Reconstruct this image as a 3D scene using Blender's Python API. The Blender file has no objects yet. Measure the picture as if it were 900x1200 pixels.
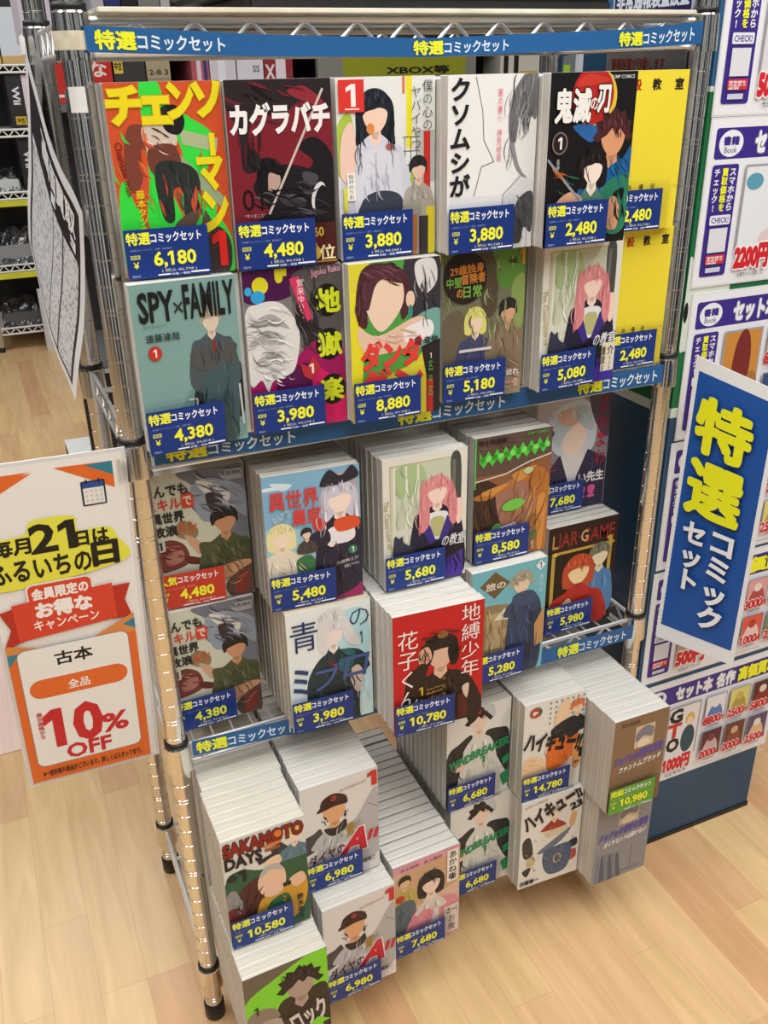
import bpy, bmesh, math, random
import numpy as np
from mathutils import Vector, Matrix

random.seed(7)
SC = bpy.context.scene
COL = SC.collection

# ------------------------------------------------------------------ camera
F_PX = 1080.08
CPOS = Vector((-0.1188, -0.9396, 1.2521)); PIT, YAW, ROL = 0.4478, 0.4079, -0.0203
fw = Vector((math.sin(YAW)*math.cos(PIT), math.cos(YAW)*math.cos(PIT), -math.sin(PIT)))
rt = fw.cross(Vector((0, 0, 1))).normalized(); up = rt.cross(fw)
r2 = math.cos(ROL)*rt + math.sin(ROL)*up; u2 = -math.sin(ROL)*rt + math.cos(ROL)*up
cam = bpy.data.cameras.new('camera'); cam_o = bpy.data.objects.new('camera', cam); COL.objects.link(cam_o)
cam.sensor_fit = 'VERTICAL'; cam.sensor_height = 36.0; cam.lens = F_PX/1200*36.0
cam.clip_start = 0.01; cam.clip_end = 60
cam_o.matrix_world = Matrix(((r2.x, u2.x, -fw.x, CPOS.x), (r2.y, u2.y, -fw.y, CPOS.y), (r2.z, u2.z, -fw.z, CPOS.z), (0, 0, 0, 1)))
SC.camera = cam_o

# ------------------------------------------------------------------ world, light, exposure
SC.view_settings.view_transform = 'Standard'; SC.view_settings.look = 'None'
SC.view_settings.gamma = 1.0; SC.view_settings.use_curve_mapping = False
SC.view_settings.exposure = 0.14
w = bpy.data.worlds.new('shop_interior'); SC.world = w; w.use_nodes = True
wn = w.node_tree.nodes; wl = w.node_tree.links
bg = wn['Background']
tc = wn.new('ShaderNodeTexCoord'); mp = wn.new('ShaderNodeMapping'); mp.inputs['Scale'].default_value = (3.0, 3.0, 0.8)
nz = wn.new('ShaderNodeTexNoise'); nz.inputs['Scale'].default_value = 2.2; nz.inputs['Detail'].default_value = 3
cr = wn.new('ShaderNodeValToRGB'); cr.color_ramp.elements[0].position = 0.49; cr.color_ramp.elements[0].color = (0.02, 0.02, 0.022, 1)
cr.color_ramp.elements[1].position = 0.63; cr.color_ramp.elements[1].color = (0.95, 0.95, 0.97, 1)
wl.new(tc.outputs['Generated'], mp.inputs['Vector']); wl.new(mp.outputs['Vector'], nz.inputs['Vector'])
wl.new(nz.outputs['Fac'], cr.inputs['Fac']); wl.new(cr.outputs['Color'], bg.inputs['Color'])
bg.inputs['Strength'].default_value = 0.6

def area(name, loc, rot, sx, sy, power, col=(1, 0.995, 0.985)):
    l = bpy.data.lights.new(name, 'AREA'); l.shape = 'RECTANGLE'; l.size = sx; l.size_y = sy; l.energy = power; l.color = col
    o = bpy.data.objects.new(name, l); o.location = loc; o.rotation_euler = rot; COL.objects.link(o); return o
area('ceiling_light_front', (0.1, -1.3, 2.65), (0, 0, 0), 1.3, 2.4, 56)
area('ceiling_light_left', (-1.4, 0.6, 2.65), (0, 0, 0), 0.5, 2.6, 38)
area('ceiling_light_aisle', (0.4, 2.6, 2.65), (0, 0, 0), 2.4, 0.8, 36)
area('ceiling_light_right', (1.7, -1.2, 2.65), (0, 0, 0), 0.6, 2.4, 36)

# ------------------------------------------------------------------ helpers
def lin(h):
    h = h.lstrip('#'); v = [int(h[i:i+2], 16)/255 for i in (0, 2, 4)]
    return tuple((c/12.92 if c <= 0.04045 else ((c+0.055)/1.055)**2.4) for c in v)

def mat(name, col, rough=0.5, metal=0.0, noise=None, bump=0.0, scale=(1, 1, 1), nscale=20.0, spec=0.5, coat=0.0):
    m = bpy.data.materials.new(name); m.use_nodes = True
    n = m.node_tree.nodes; l = m.node_tree.links; p = n['Principled BSDF']
    c = lin(col) if isinstance(col, str) else col
    p.inputs['Base Color'].default_value = (*c, 1); p.inputs['Roughness'].default_value = rough
    p.inputs['Metallic'].default_value = metal; p.inputs['Specular IOR Level'].default_value = spec
    p.inputs['Coat Weight'].default_value = coat
    if noise or bump:
        t = n.new('ShaderNodeTexCoord'); mpn = n.new('ShaderNodeMapping'); mpn.inputs['Scale'].default_value = scale
        z = n.new('ShaderNodeTexNoise'); z.inputs['Scale'].default_value = nscale; z.inputs['Detail'].default_value = 4
        l.new(t.outputs['Object'], mpn.inputs['Vector']); l.new(mpn.outputs['Vector'], z.inputs['Vector'])
        if noise:
            r = n.new('ShaderNodeValToRGB'); r.color_ramp.elements[0].position = 0.35; r.color_ramp.elements[1].position = 0.65
            r.color_ramp.elements[0].color = (*lin(noise), 1); r.color_ramp.elements[1].color = (*c, 1)
            l.new(z.outputs['Fac'], r.inputs['Fac']); l.new(r.outputs['Color'], p.inputs['Base Color'])
        if bump:
            b = n.new('ShaderNodeBump'); b.inputs['Strength'].default_value = bump; b.inputs['Distance'].default_value = 0.002
            l.new(z.outputs['Fac'], b.inputs['Height']); l.new(b.outputs['Normal'], p.inputs['Normal'])
    return m

def print_mat():
    m = bpy.data.materials.new('printed_paper'); m.use_nodes = True
    n = m.node_tree.nodes; l = m.node_tree.links; p = n['Principled BSDF']
    a = n.new('ShaderNodeAttribute'); a.attribute_name = 'Col'
    l.new(a.outputs['Color'], p.inputs['Base Color'])
    p.inputs['Roughness'].default_value = 0.38; p.inputs['Specular IOR Level'].default_value = 0.35
    return m
PRINT = print_mat()

def film_mat(name, fac=0.25, rough=0.08, bump=0.6, nscale=38, tint=(1, 1, 1)):
    m = bpy.data.materials.new(name); m.use_nodes = True
    n = m.node_tree.nodes; l = m.node_tree.links
    n.remove(n['Principled BSDF']); out = n['Material Output']
    tr = n.new('ShaderNodeBsdfTransparent'); tr.inputs['Color'].default_value = (*tint, 1)
    g = n.new('ShaderNodeBsdfGlossy'); g.inputs['Roughness'].default_value = rough
    mx = n.new('ShaderNodeMixShader'); fr = n.new('ShaderNodeLayerWeight'); fr.inputs['Blend'].default_value = fac
    t = n.new('ShaderNodeTexCoord'); z = n.new('ShaderNodeTexNoise'); z.inputs['Scale'].default_value = nscale; z.inputs['Distortion'].default_value = 1.5
    b = n.new('ShaderNodeBump'); b.inputs['Strength'].default_value = bump; b.inputs['Distance'].default_value = 0.01
    l.new(t.outputs['Object'], z.inputs['Vector']); l.new(z.outputs['Fac'], b.inputs['Height'])
    l.new(b.outputs['Normal'], g.inputs['Normal']); l.new(b.outputs['Normal'], fr.inputs['Normal'])
    l.new(fr.outputs['Fresnel'], mx.inputs['Fac']); l.new(tr.outputs[0], mx.inputs[1]); l.new(g.outputs[0], mx.inputs[2])
    l.new(mx.outputs[0], out.inputs['Surface'])
    return m
WRAP = film_mat('clear_shrink_film', 0.16, 0.1, 0.25, 22)
SLEEVE = film_mat('clear_tag_sleeve', 0.12, 0.2, 0.1, 10, (0.93, 0.93, 0.95))

PAGES = mat('page_edges', '#dedad1', 0.8, noise='#b9b5ac', scale=(1.5, 160, 1.5), nscale=5)
PAGES_T = mat('tan_page_edges', '#d2c6b0', 0.8, noise='#aa9d86', scale=(1.5, 160, 1.5), nscale=5)
PAGES_M = mat('aged_floorlit_page_edges', '#dbd5c8', 0.8, noise='#b7b0a2', scale=(1.5, 160, 1.5), nscale=5)  # tan of old paper, with warm floor bounce mixed into the colour
COVW = mat('white_cover_stock', '#dcdcda', 0.4, noise='#c9c8c4', nscale=40)
COVD = mat('grey_cover_stock', '#9a9893', 0.4, noise='#8b8984', nscale=40)
CHROME = mat('chrome_plating', (0.74, 0.72, 0.68), 0.16, 1.0)
WIRE = mat('zinc_wire', (0.84, 0.84, 0.83), 0.32, 0.75)
BLACKP = mat('black_plastic', '#161616', 0.45, noise='#101010', nscale=40)
WHITEP = mat('white_plastic', '#e4e4e2', 0.4, noise='#dadad6', nscale=30)
DARKP = mat('dark_grey_board', '#2c2c2e', 0.5, noise='#242426', nscale=30)
CREAM = mat('cream_board', '#e9e4d2', 0.6, noise='#d8d1bb', nscale=25)
REDB = mat('red_card', '#b62a24', 0.45, noise='#a5231e', nscale=20)
TAPE = mat('old_paper_tape', '#d8d2bd', 0.6, noise='#c4bb9f', nscale=80)
CARD = mat('brown_card', '#9c7a55', 0.7, noise='#8a6a48', nscale=30)
BAG = film_mat('clear_bag_film', 0.5, 0.12, 1.0, 16, (0.9, 0.9, 0.9))

def new_obj(name, verts, faces, mats, parent=None, midx=None, cols=None, smooth=False):
    me = bpy.data.meshes.new(name); me.from_pydata([tuple(v) for v in verts], [], faces)
    if not isinstance(mats, (list, tuple)): mats = [mats]
    for m in mats: me.materials.append(m)
    if midx: me.polygons.foreach_set('material_index', midx)
    if cols:
        at = me.attributes.new('Col', 'FLOAT_COLOR', 'FACE')
        at.data.foreach_set('color', [c for f in cols for c in (*f, 1.0)])
    if smooth: me.polygons.foreach_set('use_smooth', [True]*len(me.polygons))
    me.update()
    o = bpy.data.objects.new(name, me); COL.objects.link(o)
    if parent: o.parent = parent
    return o

class MB:
    """collects boxes, tubes, lathes of several materials into one mesh"""
    def __init__(s): s.v = []; s.f = []; s.m = []; s.mats = []
    def mi(s, m):
        if m not in s.mats: s.mats.append(m)
        return s.mats.index(m)
    def add(s, v, f, m):
        b = len(s.v); i = s.mi(m); s.v += [tuple(x) for x in v]
        for q in f: s.f.append([b+k for k in q]); s.m.append(i)
        return s
    def box(s, x0, x1, y0, y1, z0, z1, m):
        return s.add([(x, y, z) for z in (z0, z1) for y in (y0, y1) for x in (x0, x1)],
                     [(0, 2, 3, 1), (4, 5, 7, 6), (0, 1, 5, 4), (2, 6, 7, 3), (0, 4, 6, 2), (1, 3, 7, 5)], m)
    def bbox(s, x0, x1, y0, y1, z0, z1, m, r=0.002):
        bm = bmesh.new(); bmesh.ops.create_cube(bm, size=1)
        for v in bm.verts: v.co = Vector(((x0+x1)/2+v.co.x*(x1-x0), (y0+y1)/2+v.co.y*(y1-y0), (z0+z1)/2+v.co.z*(z1-z0)))
        bmesh.ops.bevel(bm, geom=bm.edges[:], offset=r, segments=2, affect='EDGES')
        bm.verts.index_update()
        s.add([v.co[:] for v in bm.verts], [[v.index for v in f.verts] for f in bm.faces], m); bm.free(); return s
    def tube(s, a, b, r, m, n=8):
        a = Vector(a); b = Vector(b); d = (b-a).normalized()
        x = d.orthogonal().normalized(); y = d.cross(x); v = []
        for p in (a, b):
            for k in range(n): v.append(p + r*(math.cos(2*math.pi*k/n)*x+math.sin(2*math.pi*k/n)*y))
        f = [(k, (k+1) % n, n+(k+1) % n, n+k) for k in range(n)]+[list(range(n))[::-1], list(range(n, 2*n))]
        return s.add(v, f, m)
    def path(s, pts, r, m, n=6):
        for a, b in zip(pts, pts[1:]): s.tube(a, b, r, m, n)
        return s
    def post(s, prof, cx, cy, m, n=24):
        for a, b in zip(prof, prof[1:]): s.lathe([a, b], cx, cy, m, n)
        return s
    def lathe(s, prof, cx, cy, m, n=28):
        v = [(cx+r*math.cos(2*math.pi*k/n), cy+r*math.sin(2*math.pi*k/n), z) for r, z in prof for k in range(n)]
        f = [(i*n+k, i*n+(k+1) % n, (i+1)*n+(k+1) % n, (i+1)*n+k) for i in range(len(prof)-1) for k in range(n)]
        return s.add(v, f, m)
    def build(s, name, parent=None, smooth=False):
        o = new_obj(name, s.v, s.f, s.mats, parent, s.m)
        if smooth:
            me = o.data
            me.polygons.foreach_set('use_smooth', [len(p.vertices) == 4 for p in me.polygons])
        return o

def thing(name, label, cat, loc=(0, 0, 0), group=None):
    o = bpy.data.objects.new(name, None); o.empty_display_size = 0.02; COL.objects.link(o); o.location = loc
    o['label'] = label; o['category'] = cat
    if group: o['group'] = group
    return o
def tag(o, label, cat, group=None):
    o['label'] = label; o['category'] = cat
    if group: o['group'] = group
    return o
def struct(o): o['kind'] = 'structure'; return o

# ------------------------------------------------------------------ flat printed art
_gc = {}
def raw_glyph(s, off=0.0):
    k = (s, off)
    if k not in _gc:
        cu = bpy.data.curves.new('lettering', 'FONT'); cu.body = s; cu.resolution_u = 2; cu.offset = off
        o = bpy.data.objects.new('lettering', cu); me = bpy.data.meshes.new_from_object(o)
        _gc[k] = ([v.co[:2] for v in me.vertices], [list(p.vertices) for p in me.polygons])
        bpy.data.objects.remove(o); bpy.data.meshes.remove(me); bpy.data.curves.remove(cu)
    return _gc[k]
_gf = {}
def glyph(s, off=0.0):
    """letter shapes of a string; the plain bar this font gives for a one gets its flag and foot"""
    if (s, off) not in _gf:
        v, f = raw_glyph(s, off); v = list(v); f = list(f)
        for i, ch in enumerate(s):
            if ch == '1':
                x = max(p[0] for p in raw_glyph(s[:i]+'I')[0])-0.17; o = off
                b = len(v); v += [(x+.2-o*.9, .68+o), (x+.2-o*.9, .56-o), (x+.05-o, .47-o), (x+.05-o, .57+o)]; f.append([b, b+1, b+2, b+3])
        _gf[(s, off)] = (v, f)
    return _gf[(s, off)]
def dense(t): return any(0x3400 <= ord(c) < 0xA000 for c in t)
def weights(t, b):
    """(shift x, shift y, letter shapes) needed to print text t at stroke weight b"""
    if dense(t): return [(x, y, glyph(t)) for x, y in stamps(b)]
    return [(0, 0, glyph(t, b))]
def stamps(b):
    if b <= 0.004: return [(0, 0)]
    p = [(0, 0), (b, b), (-b, b), (b, -b), (-b, -b)]
    return p if b < .03 else p+[(b*1.3, 0), (-b*1.3, 0), (0, b*1.3), (0, -b*1.3)]

class Art:
    """printed art: x runs 0..W to the right, y runs 0..H downwards, each mark one print layer higher"""
    def __init__(s, W=100, H=155, base='#ffffff', step=2.2e-5):
        s.W, s.H, s.v, s.f, s.c, s.k, s.step = W, H, [], [], [], 0, step
        s.rect(0, 0, W, H, base)
    def _add(s, pts, faces, col, lay=None):
        b = len(s.v); d = s.k*s.step; c = lin(col)
        for i, (x, y) in enumerate(pts):
            x = min(max(x, 0), s.W); y = min(max(y, 0), s.H)
            s.v.append((x, y, d+(lay[i]*7e-6 if lay else 0)))
        if lay: s.k += int(max(lay)*7e-6/s.step) if s.step else 0
        for q in faces: s.f.append([b+i for i in q]); s.c.append(c)
        s.k += 1
    def poly(s, pts, col): s._add(pts, [list(range(len(pts)))], col); return s
    def rect(s, x0, y0, x1, y1, col): return s.poly([(x0, y0), (x0, y1), (x1, y1), (x1, y0)], col)
    def rrect(s, x0, y0, x1, y1, r, col):
        p = []
        for cx, cy, a in ((x1-r, y0+r, -90), (x1-r, y1-r, 0), (x0+r, y1-r, 90), (x0+r, y0+r, 180)):
            for k in range(6):
                t = math.radians(a+18*k); p.append((cx+r*math.cos(t), cy+r*math.sin(t)))
        return s.poly(p[::-1], col)
    def ell(s, cx, cy, rx, ry, col, rot=0, n=28):
        c, q = math.cos(math.radians(rot)), math.sin(math.radians(rot))
        return s.poly([(cx+rx*math.cos(t)*c-ry*math.sin(t)*q, cy+rx*math.cos(t)*q+ry*math.sin(t)*c) for t in [-2*math.pi*k/n for k in range(n)]], col)
    def blob(s, pts, col, n=5):
        N = len(pts); o = []
        for i in range(N):
            p0, p1, p2, p3 = (pts[(i+j-1) % N] for j in range(4))
            for k in range(n):
                t = k/n
                o.append(tuple(0.5*(2*p1[d]+(p2[d]-p0[d])*t+(2*p0[d]-5*p1[d]+4*p2[d]-p3[d])*t*t+(3*p1[d]-p0[d]-3*p2[d]+p3[d])*t**3) for d in (0, 1)))
        return s.poly(o, col)
    def hatch(s, cx, cy, rx, ry, ang, L, n, cols, wd=1.0, seed=1, bend=.25, taper=True):
        """n loose tapered brush strokes inside an ellipse, as in a painted picture"""
        r_ = random.Random(seed); pts, faces, cc, lay = [], [], [], []
        for i in range(n):
            t = r_.uniform(0, 2*math.pi); q = math.sqrt(r_.random()); x, y = cx+rx*q*math.cos(t), cy+ry*q*math.sin(t)
            th = math.radians(ang+r_.uniform(-14, 14)); l_ = L*r_.uniform(.55, 1.1); b_ = bend*l_*r_.uniform(-1, 1); w_ = wd*r_.uniform(.5, 1.2)
            dx, dy = math.cos(th), math.sin(th); b0 = len(pts); K = 6; lft, rgt = [], []
            for k in range(K+1):
                u = k/K-.5; o = b_*(1-4*u*u); ww = w_/2*(1-(2*u)**2) if taper else w_/2
                px, py = x+dx*u*l_-dy*o, y+dy*u*l_+dx*o
                lft.append((px-dy*ww, py+dx*ww)); rgt.append((px+dy*ww, py-dx*ww))
            ring = lft+rgt[::-1]; pts += ring; faces.append(list(range(b0, b0+len(ring)))); lay += [i]*len(ring); cc.append(lin(cols[i % len(cols)]))
        n0 = len(s.c); s._add(pts, faces, '#000000', lay=lay); s.c[n0:] = cc
        return s
    def line(s, pts, wd, col):
        for (x0, y0), (x1, y1) in zip(pts, pts[1:]):
            L = math.hypot(x1-x0, y1-y0) or 1; nx, ny = -(y1-y0)/L*wd/2, (x1-x0)/L*wd/2
            s.poly([(x0+nx, y0+ny), (x1+nx, y1+ny), (x1-nx, y1-ny), (x0-nx, y0-ny)], col)
        return s
    def text(s, t, x0, y0, x1, y1, col, bold=0.02, sh=0, rot=0, ol=None, ow=0.06):
        bv, f = glyph(t)
        if not bv: return s
        ax, bx = min(p[0] for p in bv), max(p[0] for p in bv); ay, by = min(p[1] for p in bv), max(p[1] for p in bv)
        cx, cy = (x0+x1)/2, (y0+y1)/2; c, q = math.cos(math.radians(rot)), math.sin(math.radians(rot))
        for o, cl in (((ow, ol),) if ol else ())+((bold, col),):
            out = []; ff = []; lay = []
            for si, (sx, sy, (gv, f)) in enumerate(weights(t, o)):
                b0 = len(out); lay += [si]*len(gv)
                for px, py in gv:
                    X = (px+sx-ax)/(bx-ax or 1)*(x1-x0)+x0; Y = y1-(py+sy-ay)/(by-ay or 1)*(y1-y0)
                    X += sh*(y1-Y)-sh*(y1-y0)/2; dx, dy = X-cx, Y-cy
                    out.append((cx+dx*c-dy*q, cy+dx*q+dy*c))
                ff += [[b0+i for i in g] for g in f]
            s._add(out, ff, cl, lay=lay)
        return s
    def vtext(s, t, x0, y0, x1, y1, col, bold=0.015, ol=None, ow=0.05, rot=0):
        n = len(t); ch = (y1-y0)/n
        for i, g in enumerate(t):
            if g == 'ー':
                m = (x0+x1)/2; s.rect(m-(x1-x0)*.07, y0+i*ch+ch*.1, m+(x1-x0)*.07, y0+(i+1)*ch-ch*.1, col); continue
            v, _ = glyph(g); w_ = 1.0 if ord(g) > 0x2000 else max([p[0] for p in v]+[.3])+.08
            for o, cl in (((ow, ol),) if ol else ())+((bold, col),):
                out = []; ff = []; lay = []
                for si, (sx, sy, (gv, f)) in enumerate(weights(g, o)):
                    b0 = len(out); lay += [si]*len(gv); out += [(x0+(px+sx+(1-w_)/2)*(x1-x0), y0+(i+1)*ch-(py+sy+0.14)*ch) for px, py in gv]
                    ff += [[b0+k for k in q] for q in f]
                s._add(out, ff, cl, lay=lay)
        return s
    def obj(s, name, fn, parent=None, mirror=False):
        f = s.f if not mirror else [q[::-1] for q in s.f]
        return new_obj(name, [fn(*p) for p in s.v], f, PRINT, parent, cols=s.c)

def tone(h, k):
    v = [int(h[i:i+2], 16) for i in (1, 3, 5)]
    return '#%02x%02x%02x' % tuple(max(0, min(255, int(c*k+(255-c)*max(0, k-1)*.5))) for c in v)
def bust(a, cx, cy, r, hair, skin, cloth, kind='short', cloth_w=2.2, bottom=None, neck=None):
    """a plain faceless figure: head of radius r at (cx, cy), hair mass, shoulders down to bottom"""
    b = bottom or cy+r*5
    if kind == 'long':
        a.blob([(cx, cy-1.45*r), (cx+1.25*r, cy-.7*r), (cx+1.4*r, cy+1.2*r), (cx+1.5*r, cy+3*r), (cx+.8*r, cy+3.1*r), (cx-.8*r, cy+3.1*r), (cx-1.5*r, cy+3*r), (cx-1.4*r, cy+1.2*r), (cx-1.25*r, cy-.7*r)], hair)
    elif kind == 'bob':
        a.blob([(cx, cy-1.4*r), (cx+1.2*r, cy-.7*r), (cx+1.35*r, cy+.9*r), (cx+.9*r, cy+1.4*r), (cx-.9*r, cy+1.4*r), (cx-1.35*r, cy+.9*r), (cx-1.2*r, cy-.7*r)], hair)
    a.blob([(cx-.35*r, cy+1.2*r), (cx+.35*r, cy+1.2*r), (cx+cloth_w*.55*r, cy+1.75*r), (cx+cloth_w*r, cy+2.4*r), (cx+cloth_w*1.1*r, b), (cx-cloth_w*1.1*r, b), (cx-cloth_w*r, cy+2.4*r), (cx-cloth_w*.55*r, cy+1.75*r)], cloth)
    a.poly([(cx-.35*r, cy+.7*r), (cx-.45*r, cy+1.5*r), (cx, cy+2*r), (cx+.45*r, cy+1.5*r), (cx+.35*r, cy+.7*r)], neck or skin)
    a.blob([(cx-.85*r, cy-.5*r), (cx-.8*r, cy+.4*r), (cx-.3*r, cy+1.05*r), (cx+.05*r, cy+1.15*r), (cx+.4*r, cy+1.0*r), (cx+.82*r, cy+.4*r), (cx+.85*r, cy-.5*r), (cx, cy-1.1*r)], skin)
    if kind == 'cap':
        a.blob([(cx-1.05*r, cy-.35*r), (cx-.9*r, cy-1.2*r), (cx, cy-1.55*r), (cx+.95*r, cy-1.1*r), (cx+1.05*r, cy-.3*r), (cx, cy-.6*r)], hair)
        a.blob([(cx-1.35*r, cy-.15*r), (cx-.9*r, cy-.7*r), (cx+.3*r, cy-.75*r), (cx+1.0*r, cy-.35*r), (cx, cy-.35*r)], hair)
    elif kind == 'spiky':
        p = []
        for k in range(15):
            t = math.pi*(1.12-1.24*k/14); q = (1.55 if k % 2 else 1.2)*r
            p.append((cx+q*math.cos(t), cy-.1*r-q*math.sin(t)))
        p += [(cx+.85*r, cy-.05*r), (cx+.5*r, cy-.4*r), (cx+.2*r, cy-.1*r), (cx-.1*r, cy-.45*r), (cx-.5*r, cy-.05*r), (cx-.85*r, cy+.1*r)]
        a.poly(p[::-1], hair)
    else:
        a.blob([(cx-1.1*r, cy+.35*r), (cx-1.2*r, cy-.6*r), (cx-.6*r, cy-1.35*r), (cx+.3*r, cy-1.45*r), (cx+1.05*r, cy-.9*r), (cx+1.12*r, cy+.3*r), (cx+.8*r, cy-.2*r), (cx+.3*r, cy-.35*r), (cx-.1*r, cy-.25*r), (cx-.7*r, cy-.1*r)], hair)
    dk, lt = tone(hair, .72), tone(hair, 1.25)
    for q, c in ((-.75, dk), (-.35, lt), (.1, dk), (.5, lt), (.8, dk)):
        if kind != 'cap': a.poly([(cx+q*r, cy-1.15*r+.25*abs(q)*r), (cx+(q*1.15+.05)*r, cy-.75*r), (cx+q*1.25*r, cy-.42*r), (cx+(q*1.1-.05)*r, cy-.8*r)], c)
    if kind == 'long':
        for q, c in ((-1.22, dk), (-1.05, lt), (1.05, dk), (1.25, lt)): a.poly([(cx+q*r, cy+.3*r), (cx+(q*1.04+.06)*r, cy+1.6*r), (cx+q*1.1*r, cy+2.9*r), (cx+(q*1.02-.05)*r, cy+1.5*r)], c)
    cd, cl = tone(cloth, .75), tone(cloth, 1.2); m = min(b, cy+4.2*r)
    for q, c in ((-1.3, cd), (-.7, cl), (.75, cd), (1.25, cl)):
        q *= cloth_w/2.2; a.poly([(cx+q*.8*r, cy+2.2*r), (cx+(q+.12)*r, (cy+2.2*r+m)/2), (cx+q*1.1*r, m), (cx+(q-.02)*r, (cy+2.2*r+m)/2)], c)
    a.poly([(cx-.3*r, cy+1.1*r), (cx+.3*r, cy+1.05*r), (cx+.1*r, cy+1.45*r), (cx-.12*r, cy+1.4*r)], tone(neck or skin, .85))

# ------------------------------------------------------------------ the setting
def floor_mat():
    m = bpy.data.materials.new('maple_strip_floor'); m.use_nodes = True
    n = m.node_tree.nodes; l = m.node_tree.links; p = n['Principled BSDF']
    t = n.new('ShaderNodeTexCoord'); mp = n.new('ShaderNodeMapping')
    mp.inputs['Rotation'].default_value = (0, 0, math.pi/2); mp.inputs['Location'].default_value = (0.1, 0.012, 0)
    br = n.new('ShaderNodeTexBrick'); br.inputs['Scale'].default_value = 1
    br.inputs['Brick Width'].default_value = 0.44; br.inputs['Row Height'].default_value = 0.069
    br.inputs['Mortar Size'].default_value = 0.0004; br.inputs['Mortar Smooth'].default_value = 0.3; br.offset = 0.37; br.offset_frequency = 3
    br.inputs['Color1'].default_value = (0, 0, 0, 1); br.inputs['Color2'].default_value = (1, 1, 1, 1); br.inputs['Mortar'].default_value = (0.5, 0.5, 0.5, 1)
    br.inputs['Bias'].default_value = 0.0
    l.new(t.outputs['Object'], mp.inputs['Vector']); l.new(mp.outputs['Vector'], br.inputs['Vector'])
    cr = n.new('ShaderNodeValToRGB'); e = cr.color_ramp.elements
    e[0].position = 0.0; e[0].color = (*lin('#cfa076'), 1); e[1].position = 1.0; e[1].color = (*lin('#e1c08f'), 1)
    k = e.new(0.35); k.color = (*lin('#ddb98b'), 1); k = e.new(0.7); k.color = (*lin('#ddba87'), 1)
    l.new(br.outputs['Color'], cr.inputs['Fac'])
    m2 = n.new('ShaderNodeMapping'); m2.inputs['Scale'].default_value = (22, 2.2, 1); l.new(t.outputs['Object'], m2.inputs['Vector'])
    z = n.new('ShaderNodeTexNoise'); z.inputs['Scale'].default_value = 2.0; z.inputs['Detail'].default_value = 6; z.inputs['Distortion'].default_value = 0.6
    l.new(m2.outputs['Vector'], z.inputs['Vector'])
    g = n.new('ShaderNodeValToRGB'); g.color_ramp.elements[0].position = 0.3; g.color_ramp.elements[1].position = 0.7
    g.color_ramp.elements[0].color = (0.84, 0.80, 0.74, 1); g.color_ramp.elements[1].color = (1.04, 1.03, 1.02, 1); l.new(z.outputs['Fac'], g.inputs['Fac'])
    mx = n.new('ShaderNodeMix'); mx.data_type = 'RGBA'; mx.blend_type = 'MULTIPLY'; mx.inputs['Factor'].default_value = 1
    l.new(cr.outputs['Color'], mx.inputs['A']); l.new(g.outputs['Color'], mx.inputs['B'])
    mo = n.new('ShaderNodeMix'); mo.data_type = 'RGBA'; l.new(br.outputs['Fac'], mo.inputs['Factor'])
    l.new(mx.outputs['Result'], mo.inputs['A']); mo.inputs['B'].default_value = (*lin('#b98f63'), 1)
    l.new(mo.outputs['Result'], p.inputs['Base Color'])
    p.inputs['Roughness'].default_value = 0.28; p.inputs['Specular IOR Level'].default_value = 0.4
    return m
fl = MB().box(-4, 4.5, -2.5, 7, -0.05, 0, floor_mat()).build('floor'); struct(fl)
ST = mat('back_wall_grey', '#5b5c60', 0.8, noise='#505156', nscale=3)
struct(MB().box(-4, 4.5, 6.6, 6.7, 0, 2.8, ST).build('wall_back'))
PINK = mat('pale_pink_boards', '#e9cdc0', 0.4, noise='#e2c2b3', scale=(60, 1, 1), nscale=3)
struct(MB().box(-0.9, -0.172, 0.745, 1.55, 0, 0.003, PINK).build('trim_1'))

# square pillar right of the rack, printed bands of blue, green and white, posters on its front
NAVY = mat('navy_pillar_paint', '#1d4a6b', 0.45, noise='#1b4665', nscale=8)
BLUEP = mat('blue_pillar_paint', '#2a628f', 0.45, noise='#275d88', nscale=8)
GREENP = mat('green_pillar_paint', '#0f6b3c', 0.45, noise='#0d6538', nscale=8)
PALE = mat('pale_pillar_band', '#d3dbd0', 0.5, noise='#c9d2c6', nscale=8)
px0, px1, py0, py1 = 0.7185, 1.012, 0.0, 0.262
pil = MB()
pil.box(px0, px1, py0, py1, 0.009, 0.812, NAVY); pil.box(px0, px1, py0, py1, 0.812, 0.826, PALE)
pil.box(px0, px1, py0, py1, 0.826, 1.221, GREENP); pil.box(px0, px1, py0, py1, 1.221, 1.227, PALE)
pil.box(px0, px1, py0, py1, 1.227, 2.6, BLUEP)
pil = tag(pil.build('pillar'), 'square blue and green pillar beside the rack, covered in posters', 'pillar')
MB().box(px0, px1+0.002, py0-0.002, py1+0.002, 0, 0.009, BLACKP).build('pillar_base', pil)
sw = Art(60, 130, '#0f6b3c'); sw.v, sw.f, sw.c, sw.k = [], [], [], 0
sw.blob([(0, 22), (2, 12), (12, 24), (40, 40), (60, 46), (60, 112), (30, 118), (8, 112), (0, 108), (0, 60)], '#d3dbd0')
sw.ell(3, 70, 3, 11, '#17181a')
sw.obj('painted_swoosh', lambda x, y, d: (px0+0.0005+x*0.0012, py0-0.0006-d, 1.045-y*0.00125), pil)

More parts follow.
